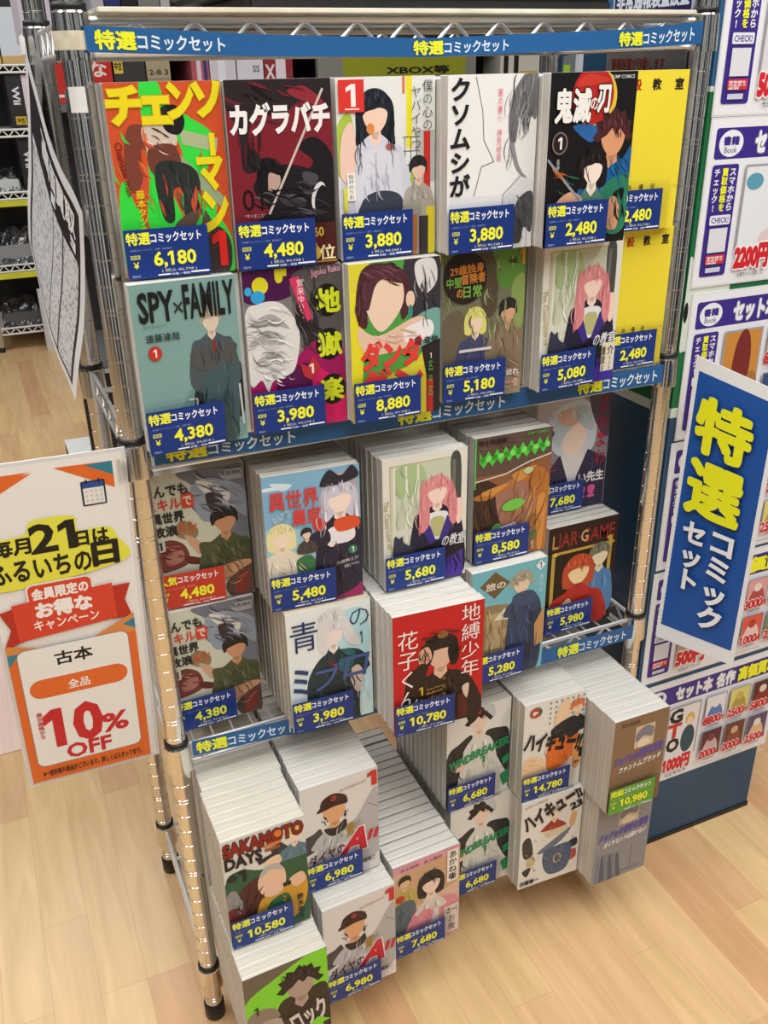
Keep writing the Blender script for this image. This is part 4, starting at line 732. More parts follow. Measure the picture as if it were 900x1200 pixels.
_artc = {}
def comic_set(key, label, x, y, rz, w, h, z0, depth, fn, base, tagspec, group, t=0.0155, pages=PAGES, cov=COVW, tagxy=(0.0, 0.0), wrap=False, bdx=0):
    root = thing('comic_set', label, 'comic set', (x, y, z0), group)
    rz = math.radians(rz); n = max(2, int(depth/(t+0.0003)))
    R0 = Matrix.Rotation(rz, 4, 'Z')
    me = volume_mesh(w, h, t, pages, cov); rnd = random.Random(key)
    for i in range(n):
        v = bpy.data.objects.new('volume', me); COL.objects.link(v); v.parent = root
        r = rz*(1-i/n)
        # the free end of a turned volume keeps clear of its neighbours
        v.location = ((rnd.uniform(-0.0005, 0.0005)+(bdx if y+i*t > -0.036 else 0)) if i else 0, i*(t+0.0003), 0); v.rotation_euler = (0, 0, r)
        v.scale = (1, 1, 1 if i == 0 else rnd.uniform(0.982, 0.996))
    H = 155
    a = Art(100, H, base); fn(a)
    o = a.obj('front_cover', lambda px, py, d: R0 @ Vector((px/100*w, -0.0003-d, h*(1-py/H))), root)
    if tagspec:
        price, tax, kind = tagspec; tw, th = 0.08, 0.046
        ta = price_tag_art(price, tax, kind); tx, tz = tagxy
        tw = min(tw, w*0.86)
        g = ta.obj('price_tag', lambda px, py, d: R0 @ Vector((tx+px/80*tw, -0.0052-d, tz+0.001+th*(1-py/46))), root)
        g['label'] = '%s price tag reading %s' % (kind, price)
        sv = [R0 @ Vector(p) for p in ((tx+0.0005, -0.0049, tz+0.0005), (min(tx+tw+0.011, w-0.001), -0.0049, tz+0.0005), (min(tx+tw+0.011, w-0.001), -0.0049, tz+th+0.011), (tx+0.0005, -0.0049, tz+th+0.011))]
        sl = new_obj('tag_sleeve', sv, [(0, 1, 2, 3)], SLEEVE, root); sl['label'] = 'clear plastic pocket around the price tag'
    if wrap:
        nx, ny = 14, 24; L = min(wrap, n*(t+0.0003)); vv = []; rr = random.Random(key+'w')
        for j in range(ny+1):
            for i in range(nx+1):
                s = i/nx; q = j/ny
                zz = h+0.0010+0.0005*math.sin(s*7+q*9)+0.0006*rr.random()
                vv.append((0.0006+s*(w-0.0012), s*w*math.sin(rz)*(1-q)-0.0008+q*L, zz))
        ff = [(j*(nx+1)+i, j*(nx+1)+i+1, (j+1)*(nx+1)+i+1, (j+1)*(nx+1)+i) for j in range(ny) for i in range(nx)]
        f = new_obj('shrink_film', vv, ff, WRAP, root, smooth=False); f['label'] = 'clear crinkled shrink film over the top edges'
    return root

GU, GV, GM, GN, GA, GB = ('comic sets in the upper tier of the first opening', 'comic sets in the lower tier of the first opening', 'comic sets in the upper tier of the middle opening',
                          'comic sets in the lower tier of the middle opening', 'comic sets in the upper tier of the bottom shelf', 'comic sets in the lower tier of the bottom shelf')
HH = 0.1725
Z = {'u': 0.9+HH+.0008, 'v': 0.9, 'm': 0.5+HH+.0008, 'n': 0.5, 'a': 0.1+HH+.0008, 'b': 0.1}
SETS = [
 ('u1', 'comic set with orange and green cover and big yellow title letters', .016, -.020, -.5, .1055, .20, c_orange_green, '#cc5028', ('6,180', '6,798', 'blue'), {}),
 ('u2', 'comic set with dark red and black cover and jagged white title', .1228, -.029, -2.0, .1035, .20, c_crimson_black, '#7a1f2b', ('4,480', '4,928', 'blue'), {}),
 ('u3', 'comic set showing a black-haired girl in white shirt and a red number 1 box', .2325, -.029, .6, .108, .20, c_school_white, '#e2e3de', ('3,880', '4,268', 'blue'), {}),
 ('u4', 'white comic set with black vertical lettering and a grey pencil-shaded head', .3420, -.053, 2.0, .1065, .20, c_white_grey, '#e9e8e4', ('3,880', '4,268', 'blue'), {}),
 ('u5', 'black comic set with a red disc behind its white title, topmost row', .4500, -.070, 1.0, .1085, .20, c_black_redmoon, '#161415', ('2,480', '2,728', 'blue'), {}),
 ('u6', 'plain yellow comic set at the right end of the topmost row', .5615, -.022, 0, .1045, .17, c_yellow, '#ead63a', ('2,480', '2,728', 'blue'), {}),
 ('v1', 'teal comic set with black title and a grey-suited fair-haired figure', .011, -.040, 3.0, .105, .20, c_teal, '#7c9f99', ('4,380', '4,818', 'blue'), dict(bdx=.0075)),
 ('v2', 'purple and pink comic set with pale hair and yellow-green characters on black discs', .1245, -.030, -1.0, .106, .20, c_ink_pink, '#7a7474', ('3,980', '4,378', 'blue'), {}),
 ('v3', 'comic set with a brown-haired head and big red blocky title on yellow green', .2325, -.047, 0, .106, .20, c_yellow_red, '#d8cf3a', ('8,880', '9,768', 'blue'), {}),
 ('v4', 'forest green comic set with a dark round title badge', .3500, -.030, -1.5, .104, .19, c_forest, '#6a7a4a', ('5,180', '5,698', 'blue'), {}),
 ('v5', 'pink-haired blazer comic set tagged 5,080 in front of the lower yellow set', .4700, -.045, 3.0, .112, .19, lambda a: c_pinkhair(a, True), '#dedcd0', ('5,080', '5,588', 'blue'), {}),
 ('v6', 'plain yellow comic set at the right end of the second row', .5860, -.010, 0, .093, .16, c_yellow, '#ead63a', ('2,480', '2,728', 'blue'), {}),
 ('m1', 'olive-shirt and grey beast comic set with a red 4,480 tag', .0080, .036, -3.0, .116, .15, c_beast_olive, '#c9cab4', ('4,480', '4,928', 'red'), {}),
 ('m2', 'sky blue comic set with red title and a silver-haired figure in black', .1285, -.024, -4.0, .115, .20, c_skyfarm, '#7fb0cc', ('5,480', '6,028', 'blue'), dict(wrap=.12, cov=COVD)),
 ('m3', 'pink-haired blazer comic set tagged 5,680 in the middle opening', .2690, -.039, -1.3, .1105, .22, c_pinkhair, '#dedcd0', ('5,680', '6,248', 'blue'), {}),
 ('m4', 'brown comic set with green ivy band and orange hair strands', .3980, -.026, -1.5, .1095, .20, c_brown_green, '#6a4c3c', ('8,580', '9,438', 'blue'), dict(cov=COVD)),
 ('m5', 'grey comic set with white hair, navy jacket and red brush script', .5425, .060, -2.0, .118, .13, c_grey_script, '#8d8490', ('7,680', '8,448', 'blue'), {}),
 ('n1', 'olive-shirt and grey beast comic set with a blue 4,380 tag, behind the post', .0045, .025, 0, .115, .16, c_beast_olive, '#c9cab4', ('4,380', '4,818', 'blue'), {}),
 ('n2', 'pale comic set with navy brush title and a long white-haired figure in dark teal', .1395, -.040, -2.0, .108, .20, c_blue_white, '#e4e8e4', ('3,980', '4,378', 'blue'), dict(pages=PAGES_T)),
 ('n3', 'red comic set with white vertical title and a black-capped figure', .2520, -.099, -3.6, .120, .24, c_red_cap, '#c21f22', ('10,780', '11,858', 'blue'), dict(wrap=.055)),
 ('n4', 'blue sky comic set with a navy-jacketed figure, half hidden behind the red set', .3865, -.049, 0, .1125, .18, c_town_blue, '#6fb2bc', ('5,280', '5,808', 'blue'), {}),
 ('n5', 'dark comic set with a gold picture frame and red-haired figure in red', .5430, .015, 0, .118, .18, c_gold_frame, '#2c1512', ('5,980', '6,578', 'blue'), dict(cov=COVD)),
 ('a1', 'comic set with dark red title and a round-headed man in a green apron', .0155, -.128, 1.5, .1045, .30, c_green_brown, '#dedad2', ('10,580', '11,638', 'blue'), dict(wrap=.16, bdx=.002, pages=PAGES_M)),
 ('a2', 'baseball player comic set, upper of the two stacked ones', .1275, -.085, 1.1, .107, .27, c_ballplayer, '#dcd8d2', ('6,980', '7,678', 'blue'), {}),
 ('a3', 'white comic set with green slanted title, upper of the two stacked ones', .3615, -.033, 1.6, .1045, .20, c_windgreen, '#dedcd4', ('6,680', '7,348', 'blue'), dict(cov=COVD)),
 ('a4', 'white comic set with an orange player and black title, numbered 1', .4700, -.060, -2.0, .101, .20, c_orange_sport, '#e2ded4', ('14,780', '16,258', 'blue'), dict(wrap=.12)),
 ('a5', 'thick brown comic set with a green 10,980 tag at its foot', .5730, -.130, -.8, .092, .25, lambda a: c_bunko(a, 'brown', 'ファントムブラッド'), '#86694c', ('10,980', '12,078', 'green'), dict(t=.029)),
 ('b1', 'comic set with lime green background and a soccer ball, front left bottom', .0130, -.178, 2.2, .109, .30, c_soccer, '#6c6250', None, dict(wrap=.045, bdx=.005, pages=PAGES_M)),
 ('b2', 'baseball player comic set, lower of the two stacked ones', .1345, -.124, 2.4, .1055, .27, c_ballplayer, '#dcd8d2', ('6,980', '7,678', 'blue'), dict(wrap=.036)),
 ('b3', 'comic set showing a black-bobbed woman in a pink coat', .2470, -.098, 2.0, .1055, .30, c_pinkcoat, '#d6b49c', ('7,680', '8,448', 'blue'), dict(cov=COVD)),
 ('b4', 'white comic set with green slanted title, lower of the two stacked ones', .3680, -.036, 1.2, .104, .20, c_windgreen, '#dedcd4', ('6,680', '7,348', 'blue'), {}),
 ('b5', 'white comic set with a red-shirted player and black title, numbered 23', .4700, -.068, -2.2, .106, .20, c_white_sport, '#e0ddd4', None, {}),
 ('b6', 'thick grey comic set standing under the brown one, bottom right', .5780, -.109, -.5, .100, .25, lambda a: c_bunko(a, 'grey', 'ダイヤモンドは砕けない'), '#8b8a8c', None, dict(t=.029)),
]
GR = dict(u=GU, v=GV, m=GM, n=GN, a=GA, b=GB)
for key, label, x, y, rz, w_, dep, fn, base, tg, kw in SETS:
    h = HH; z0 = Z[key[0]]
    if key == 'a5': h = .166; z0 = .1668
    if key == 'b6': h = .166
    if key == 'a5': z0 = .1+.166+.0008
    if key in ('m1', 'n1'): pass
    comic_set(key, label, x, y, rz, w_, h, z0, dep, fn, base, tg, GR[key[0]], **kw)

# ------------------------------------------------------------------ hanging signs
def frame(o, e1, e2, nrm):
    """map art (x right, y down, layer d) onto a plane with corner o"""
    o, e1, e2, nrm = Vector(o), Vector(e1), Vector(e2), Vector(nrm)
    return lambda x, y, d: o+e1*x+e2*y+nrm*d
def slab(name, o, e1, e2, nrm, w_, h_, t, m, parent):
    o, e1, e2, nrm = Vector(o), Vector(e1), Vector(e2), Vector(nrm)
    v = [o+e1*a+e2*b+nrm*c for c in (-t, 0) for b in (0, h_) for a in (0, w_)]
    return new_obj(name, v, [(0, 2, 3, 1), (4, 5, 7, 6), (0, 1, 5, 4), (2, 6, 7, 3), (0, 4, 6, 2), (1, 3, 7, 5)], m, parent)

# long sale sign left of the rack
so = Vector((-0.1632, -0.0201, 0.9062)); k = 0.00148
se1 = Vector((0.99974, -0.00915, -0.02072)).normalized(); se2 = -Vector((0.01982, -0.08889, 0.99584)).normalized(); sn = -se1.cross(se2)
if sn.y > 0: sn = -sn
sale = thing('sale_sign', 'white and orange ten percent off sign hanging left of the rack', 'sign', (0, 0, 0))
LAM = mat('laminate_margin', '#e3e3e3', 0.25, noise='#dadada', nscale=12)
slab('laminate', so-se1*0.003-se2*0.004-sn*0.0003, se1, se2, sn, 0.155, 0.428, 0.0012, LAM, sale)
A_ = Art(100, 283.5, '#eceae5', 6e-5)
org, red, tl = '#e06a2a', '#d8432c', '#2f7f94'
A_.poly([(0, 18), (39, 6), (20, 6), (0, 5)], org); A_.poly([(0, 30), (20, 18), (40, 7), (0, 12)], org)
A_.poly([(54, 5.4), (93, 27), (93, 6)], org); A_.poly([(74, 6.6), (93, 6), (93, 17)], tl)
A_.rrect(70, 19, 86.5, 38.5, 1, '#1c2a3c'); A_.rect(71.3, 24.5, 85.3, 37.3, '#e9e8e4'); A_.rect(71.3, 20.2, 85.3, 24.5, '#23509a')
for i in range(4):
    for j in range(3): A_.ell(73.4+i*3.3, 27+j*3.7, .9, .9, '#c8c8c4', n=8)
A_.line([(74, 17.5), (74, 21)], 1.2, '#1c2a3c'); A_.line([(82.5, 17.5), (82.5, 21)], 1.2, '#1c2a3c')
yo = '#e6e34a'
A_.blob([(0, 56), (28, 53), (34, 43), (62, 44), (64, 56), (84, 57), (90, 66), (92, 88), (0, 96), (0, 70)], yo)
A_.text('毎月', 6, 55, 31, 68, '#1a1816', .03, ol=yo, ow=.08); A_.text('21', 32, 47, 61, 69, '#1a1816', .03); A_.text('日は', 62, 57.5, 84, 69, '#1a1816', .03)
A_.text('ふるいちの', 2, 73, 70, 90, '#1a1816', .03); A_.text('日', 72, 69, 89, 88, '#1a1816', .035)
A_.poly([(2, 114), (16, 111), (20, 141), (1, 146), (8, 130)], '#b8301f'); A_.poly([(80, 108), (95, 108), (90, 122), (94, 138), (79, 138)], '#b8301f')
A_.rrect(22, 94, 69, 112, 5, '#e4e2de'); A_.rrect(23.5, 95.5, 67.5, 112, 4, red); A_.poly([(11, 109), (82, 105), (83, 137), (12, 142)], red)
A_.text('会員限定の', 26, 98.5, 65, 108, '#f4efe8', .035); A_.text('お得な', 27, 111, 66, 124, '#f4efe8', .045); A_.text('キャンペーン', 24, 126, 70, 135, '#f4efe8', .02)
A_.rect(1.5, 153, 95, 282, org); A_.poly([(1.5, 153), (1.5, 143), (30, 152)], '#d88a4a'); A_.poly([(95, 153), (95, 135), (60, 152)], '#d88a4a'); A_.poly([(95, 150), (86, 144), (95, 140)], tl); A_.poly([(1.5, 163), (1.5, 152), (10, 152)], tl)
A_.rrect(7.5, 150, 89, 267, 6, '#8d8a86'); A_.rrect(8, 150.5, 88.5, 266.5, 6, '#eceae5')
A_.text('古本', 34, 157, 61, 169, '#1a1816', .025); A_.rrect(12, 180, 85, 198, 8.9, org); A_.text('全品', 40, 185.5, 56, 194, '#f4efe8', .02)
A_.text('10', 19, 212, 60, 248, '#c7242a', .04); A_.text('%', 61, 228, 80, 246, '#c7242a', .03); A_.text('OFF', 31, 250, 65, 264, '#c7242a', .03); A_.vtext('表示価格から', 13, 211, 17.5, 238, '#c7242a', .02)
A_.text('※一部対象外商品がございます。詳しくはスタッフまで。', 10, 271, 88, 277.5, '#33231a', .02)
A_.obj('printed_sheet', frame(so+sn*0.0003, se1*k, se2*k, sn), sale)
TP = film_mat('clear_tape', 0.2, 0.15, 0.1, 10, (0.95, 0.95, 0.93))
new_obj('tape', [(-0.022, -0.0218, 0.87), (0.004, -0.0162, 0.87), (0.004, -0.0162, 0.895), (-0.022, -0.0218, 0.895)], [(0, 1, 2, 3)], TP, sale)['label'] = 'clear tape holding the sign to the post'

# a second sheet just behind it, white with a blue border
sb = thing('blue_bordered_sheet', 'white and blue sheet peeking out behind the ten percent off sign', 'sign', (0, 0, 0))
b_ = Art(100, 255, '#e8e8ea', 6e-5); b_.rect(6, 8, 93, 246, '#1e4fa0'); b_.rect(9, 11, 91, 243, '#e8e8ea')
bo = so+Vector((0.0030, 0.006, -0.008)); be1 = se1; be2 = (se2+se1*0.012).normalized()
b_.obj('printed_sheet', frame(bo, be1*k, be2*k, sn), sb); slab('backing', bo-sn*0.0004, be1, be2, sn, 0.148, 0.377, 0.0008, LAM, sb)

# tall blue sign hanging from the right front post, turned to the left
TLc, TRc, BRc, BLc = (Vector(q) for q in ((.7169, -.0347, .9095), (.7605, -.1437, .883), (.7575, -.1361, .477), (.7124, -.0235, .4734)))
TLc += Vector((.004, .001, 0)); BLc += Vector((.006, -.003, 0)); TRc += Vector((.004, .001, 0)); BRc += Vector((.006, -.003, 0))
bn = (TRc-TLc).cross(BLc-TLc).normalized()
if bn.x > 0: bn = -bn
def bil(x, y, d):
    s, t_ = x/100, y/360
    return TLc*(1-s)*(1-t_)+TRc*s*(1-t_)+BRc*s*t_+BLc*(1-s)*t_+bn*(0.0006+d)
bs = thing('hanging_sign', 'tall blue sign with yellow and white lettering hanging from the right post', 'sign', (0, 0, 0))
B_ = Art(100, 360, '#eef0f2', 8e-5)
B_.rect(5, 15, 95, 340, '#1b56a8')
for y_ in range(18, 340, 6): B_.rect(5, y_, 95, y_+.5, '#1d5aad')
ye = '#eef01f'
for sh_, c in ((1.5, '#16306a'), (0, ye)):
    B_.text('特', 14+sh_, 38+sh_, 76+sh_, 100+sh_, c, .034); B_.text('選', 14+sh_, 112+sh_, 77+sh_, 176+sh_, c, .03)
for sh_, c in ((1.2, '#16306a'), (0, '#eef2f4')):
    B_.vtext('コミック', 48+sh_, 184+sh_, 82+sh_, 322+sh_, c, .04); B_.vtext('セット', 16+sh_, 186+sh_, 46+sh_, 280+sh_, c, .04)
B_.obj('printed_face', bil, bs)
vv = [c-bn*o_ for o_ in (0.0008, -0.0004) for c in (TLc, TRc, BRc, BLc)]
new_obj('sign_board', vv, [(0, 1, 2, 3), (7, 6, 5, 4), (0, 4, 5, 1), (1, 5, 6, 2), (2, 6, 7, 3), (3, 7, 4, 0)], WHITEP, bs)
new_obj('tape', [(0.7135, -0.010, 0.80), (0.7195, -0.034, 0.80), (0.7195, -0.034, 0.83), (0.7135, -0.010, 0.83)], [(0, 1, 2, 3)], TP, bs)['label'] = 'clear tape holding the sign to the post'

# curled white price list hanging from one corner at the rack's left side
top = [Vector(q) for q in ((-.0185, .279, 1.284), (-.021, .198, 1.243), (-.0235, .124, 1.205), (-.0235, .094, 1.189), (-.0215, .058, 1.170), (-.0175, .024, 1.153), (-.0155, -.006, 1.137))]
sid = [Vector(q) for q in ((-.0155, -.006, 1.137), (-.0165, .035, 1.080), (-.022, .079, 1.013), (-.031, .121, .956), (-.038, .158, .906))]
def along(pts, t):
    u = t*(len(pts)-1); i = min(int(u), len(pts)-2); f_ = u-i
    p0, p1, p2, p3 = pts[max(i-1, 0)], pts[i], pts[i+1], pts[min(i+2, len(pts)-1)]
    return 0.5*((2*p1)+(p2-p0)*f_+(2*p0-5*p1+4*p2-p3)*f_*f_+(3*p1-p0-3*p2+p3)*f_**3)
def curl(s, t, d=0):
    p = along(top, s)+along(sid, t)-sid[0]
    p.x -= 0.004*math.sin(math.pi*t)*(1-s)
    return p+Vector((-d, 0, 0))
pl = thing('price_list_paper', 'curled white printed list hanging by a corner at the rack left side', 'paper', (0, 0, 0))
N = 84; vv = [curl(i/N, j/N) for j in range(N+1) for i in range(N+1)]; ff = []; cc = []; rr = random.Random(3)
for j in range(N):
    for i in range(N):
        ff.append((j*(N+1)+i, j*(N+1)+i+1, (j+1)*(N+1)+i+1, (j+1)*(N+1)+i)); s, t_ = i/N, j/N
        c = '#eeeef2'
        if .05 < s < .90 and .08 < t_ < .93:
            c = '#26262a'
            if .08 < s < .86 and .30 < t_ < .905:
                c = '#dedfe3' if rr.random() > .3 or j % 4 == 0 else '#a2a4ab'
                if abs(s-.42) < .012 or abs(s-.62) < .012: c = '#55565c'
        cc.append(lin(c))
sh = new_obj('sheet', vv, ff, PRINT, pl, cols=cc, smooth=True)
tx = Art(100, 100, '#ffffff', 0); tx.v, tx.f, tx.c = [], [], []
tx.text('高価買取', 24, 11, 84, 22, '#f2f2f4', .03); tx.rect(40, 24, 84, 28.5, '#f2f2f4'); tx.text('リスト', 50, 24.6, 80, 28, '#26262a', .01)
tx.obj('heading', lambda x, y, d: curl(x/100, y/100, 0.0008), pl)
MB().bbox(-.023, -.0175, .274, .292, 1.272, 1.294, WHITEP, .002).build('clip', pl)

# ------------------------------------------------------------------ posters on the pillar front
PU = '#3a2a86'
def poster(label, x0, z1, hh, heading, price, pic, grid, name, col=True, seed=0, wd=0.297):
    r_ = random.Random(seed); a = Art(297, hh*1000, '#e6e6ea', 5e-5); H = hh*1000
    a.rrect(8, 10, 289, 46, 4, PU); a.ell(33, 28, 19, 15.5, '#e9e9ee', n=32); a.text('書籍', 21, 20, 45, 30, PU, .03); a.text('Book', 23, 32, 43, 39, PU, .0)
    a.text('セット本', 72, 15, 146, 41, '#e9e9ee', .05, ol='#8f90a6', ow=.085)
    if heading.startswith('名作'): a.text('名作', 156, 15, 194, 41, '#e9e9ee', .05, ol='#8f90a6', ow=.085); a.text(heading[3:], 203, 15, 286, 41, '#eef030', .05, ol='#1c1640', ow=.08)
    else: a.text(heading, 156, 15, 286, 41, '#eef030' if heading == '高価買取' else '#e9e9ee', .05, ol='#1c1640', ow=.08)
    a.rrect(8, 52, 50, H-12, 4, PU)
    a.vtext('スマホから', 36, 56, 47, 108, '#e9e9ee', .03); a.vtext('買取価格を', 24, 56, 34, 108, '#eef030', .03); a.vtext('チェック!', 11, 56, 21, 108, '#e9e9ee', .03)
    a.rrect(13, 112, 46, 124, 2, '#e2e2ea'); a.text('CHECK!', 16, 115, 43, 121.5, PU, .02)
    a.rect(15, 128, 44, 158, '#d9d9de'); a.rrect(14, 161, 45, H-27, 2, '#c8323a')
    for i, t_ in enumerate(('買取額を', '作品名で', '検索')): a.text(t_, 16, 163+i*(H-190)/3, 42 if i < 2 else 32, 163+i*(H-190)/3+(H-190)/3.6, '#f0e4e4', .02)
    a.rect(16, H-23, 40, H-17, '#c9c9d8')
    x1, y1, y2 = (60, 54, H-44)
    gx = 132 if grid else 289
    a.rect(x1, y1, gx-4, y2, '#9d9c9f'); a.rect(x1+3, y1+3, gx-7, y2, pic[0])
    for cx, cy, rx, ry, c in pic[1]: a.ell(x1+cx*(gx-x1), y1+cy*(y2-y1), rx*(gx-x1), ry*(y2-y1), c)
    if pic[2]:
        for i, g in enumerate(pic[2]): a.text(g, x1+5, y1+6+i*30, x1+29, y1+32+i*30, '#c8302c' if i == 1 else '#1c1a1c', .05)
    a.text(price, x1+2, H-46, x1+(58 if len(price) < 6 else 66), H-18, '#cc2430', .06, ol='#f0ecec', ow=.11)
    a.text(name, x1+10, H-13, x1+54, H-7, '#33333a', .0); a.rect(150, H-8, 240, H-7, '#9a9aa0')
    for i, (pr, cs) in enumerate(grid or []):
        u0 = 138+(i % 3)*51; v0 = 54+(i//3)*((H-64)/2); ch = (H-64)/2-7
        a.rect(u0, v0, u0+44, v0+ch-8, '#8d8c90'); a.rect(u0+1.5, v0+1.5, u0+42.5, v0+ch-9, cs[0])
        a.blob([(u0+6, v0+ch-12), (u0+10, v0+ch*.45), (u0+20, v0+ch*.25), (u0+34, v0+ch*.4), (u0+38, v0+ch-12)], cs[1]); a.ell(u0+22, v0+ch*.28, 8, 8, cs[2])
        a.text(pr, u0, v0+ch-22, u0+36, v0+ch-6, '#cc2430', .05, ol='#f0ecec', ow=.1); a.text('円', u0+36, v0+ch-16, u0+44, v0+ch-7, '#cc2430', .03)
        a.rect(u0+10, v0+ch-3, u0+34, v0+ch-1, '#8a8a90')
    ro = thing('poster', label, 'poster', (x0, 0, z1), 'purple buy-back posters on the pillar')
    a.obj('printed_sheet', lambda x, y, d: (x*wd/297, -0.0022-d, -y/1000), ro)
    MB().box(-0.002, wd+0.002, -0.002, -0.0008, -hh-0.002, 0.002, LAM).build('plastic_pocket', ro)
G1 = [('8800', ('#e4e2e6', '#5a7ab8', '#e9e6e2')), ('2500', ('#d8cf7a', '#a89a48', '#c8b060')), ('5800', ('#5a2420', '#8a2a26', '#d8d0c8')), ('2000', ('#5a2a34', '#c8b0b4', '#7a3a44')), ('2000', ('#6a3a2c', '#8a4a34', '#c8a890')), ('2500', ('#5a4a6c', '#d8b888', '#e6dcd0'))]
G2 = [('8000', ('#c8b89a', '#7a6048', '#e0b050')), ('3000', ('#d8a0a0', '#b04a4a', '#e8d8d0')), ('5500', ('#a0b0c0', '#60708a', '#e0d8d0')), ('7000', ('#3a4a7a', '#8aa0c8', '#d8dce6')), ('1000', ('#d85a4a', '#e8c8c0', '#b03a34')), ('2200', ('#7a8a5a', '#4a5a3a', '#d8d0b0'))]
PX = 0.7255
poster('purple buy-back poster, topmost on the pillar', PX, 1.395, .200, '高価買取', '5000円', ('#d8d4d6', [(.6, .4, .3, .35, '#4a4448'), (.6, .9, .4, .2, '#b8a8a8')], None), None, 'セット', seed=1)
poster('purple buy-back poster showing a dark-haired girl and price 2200', PX+.001, 1.1905, .2, '高価買取', '2200円', ('#dfe2e6', [(.42, .36, .22, .36, '#33262a'), (.5, .50, .12, .24, '#e8d0c8'), (.5, .9, .34, .2, '#d8c8c8'), (.08, .2, .06, .1, '#5a9ab0')], None), None, 'お姉ちゃんの翠くん', seed=2)
poster('purple buy-back poster with a red figure on orange, above the blue sign', PX+.006, .979, .2, '高価買取', '7800円', ('#c8883c', [(.5, .5, .22, .5, '#7a2a2a'), (.2, .85, .2, .2, '#4a2c22'), (.8, .8, .16, .2, '#a8703a')], None), G2, 'セット', seed=3)
poster('purple buy-back poster mostly hidden behind the blue hanging sign', PX+.002, .772, .2, '高価買取', '2000円', ('#b8a8a0', [(.5, .5, .25, .5, '#6a4a4a')], None), G1[::-1], 'セット', seed=4)
poster('purple buy-back poster showing price 500, second from the pillar foot', PX, .563, .2, '高価買取', '500円', ('#b89a88', [(.4, .4, .3, .4, '#4a2c2a'), (.7, .6, .2, .3, '#d8a088')], None), G2, 'BLEACH・ブリーチ', seed=5)
poster('purple buy-back poster with three big letters, lowest on the pillar', PX+.003, .350, .207, '名作 高価買取', '1000円', ('#e2e0e2', [(.66, .30, .13, .12, '#d8b45a'), (.66, .36, .09, .10, '#ecd0b4'), (.66, .68, .2, .26, '#2a4a5a')], 'GTO'), G1, 'GTO', seed=6)

# notices on the pillar's left side
sg = thing('emergency_notice', 'navy notice with white lettering high on the pillar side', 'notice', (px0, 0, 0))
a = Art(155, 52, '#b9c4d2', 5e-5); a.rect(3, 3, 152, 49, '#1d2350'); a.text('非常通報装置設置', 8, 20, 147, 43, '#d8dce6', .03)
a.obj('printed_plate', lambda x, y, d: (-0.0022-d, .199-x/1000, 1.358-y/1000), sg); MB().box(-.002, -.0002, .044, .199, 1.306, 1.358, WHITEP).build('plate', sg)
sg = thing('alarm_notice', 'grey notice with red lettering on the pillar side behind the books', 'notice', (px0, 0, 0))
a = Art(160, 120, '#8f9090', 5e-5); a.rect(3, 3, 157, 117, '#7d7e7e'); a.text('警報装置が作動します', 12, 34, 120, 48, '#7c2a28', .03)
a.obj('printed_plate', lambda x, y, d: (-0.0022-d, .205-x/1000, 1.293-y/1000), sg); MB().box(-.002, -.0002, .045, .205, 1.173, 1.293, DARKP).build('plate', sg)

# ------------------------------------------------------------------ shelf row behind the rack
GREYM = mat('grey_shelf_metal', '#6b6c6e', 0.4, noise='#616264', nscale=10)
su = thing('gondola_shelf', 'dark shelf unit behind the rack holding boxed games and a sign', 'shelf unit', (0.12, 1.6, 0))
MB().box(0, 1.62, 0.36, 0.38, 0.0, 1.7, DARKP).build('dark_backing', su)
for z in (0.55, 0.9, 1.19, 1.325): MB().box(0.02, 1.62, 0, 0.36, z-0.018, z, GREYM).build('shelf_board', su)
for x in (0.12, 1.60): MB().box(x, x+0.03, 0.30, 0.36, 0, 1.7, BLACKP).build('upright', su)
def carton(name, label, cat, x0, x1, y0, y1, z0, z1, col, marks=(), group='boxed goods on the shelf behind the rack', flat=False):
    """a carton whose printed front is its own mesh"""
    ro = thing(name, label, cat, (x0, y0, z0), group); m = mat(name+'_card', col, 0.45, noise=col, nscale=20)
    MB().bbox(0, x1-x0, 0, y1-y0, 0, z1-z0, m, 0.0015).build('carton', ro)
    Wd, Hd = (x1-x0)*1000, (z1-z0)*1000; a = Art(Wd, Hd, col, 1e-4)
    for mk in marks:
        f_, *r_ = mk
        if f_ == 'r': a.rect(r_[0]*Wd, r_[1]*Hd, r_[2]*Wd, r_[3]*Hd, r_[4])
        elif f_ == 't': a.text(r_[0], r_[1]*Wd, r_[2]*Hd, r_[3]*Wd, r_[4]*Hd, r_[5], .03)
        elif f_ == 'v': a.text(r_[0], Wd*(r_[1]+r_[3])/2-Hd*(r_[4]-r_[2])/2, Hd*(r_[2]+r_[4])/2-Wd*(r_[3]-r_[1])/2, Wd*(r_[1]+r_[3])/2+Hd*(r_[4]-r_[2])/2, Hd*(r_[2]+r_[4])/2+Wd*(r_[3]-r_[1])/2, r_[5], .03, rot=90)
    a.obj('printed_front', lambda x, y, d: (x/1000, -0.0004-d, (z1-z0)-y/1000), ro)
    return ro
Y = 1.602; zb = 1.1905
carton('game_box', 'red box with a white edge behind the left front post', 'box', .135, .205, Y, Y+.2, zb, 1.292, '#c03028', [('r', 0, .8, 1, .86, '#e8e0e0')])
carton('game_box', 'red box with white kana behind the rack, left of the dark case', 'box', .215, .282, Y, Y+.2, zb, 1.296, '#bf2e26', [('t', 'な', .2, .15, .8, .45, '#ecd8d4'), ('r', .1, .72, .9, 1, '#c9c4d2')])
carton('game_box', 'dark grey case with a small yellow used tag', 'box', .286, .362, Y, Y+.2, zb, 1.300, '#3c3a3a', [('r', .02, .12, .3, .42, '#d8c04a'), ('t', '中古', .05, .19, .27, .35, '#2c2412')])
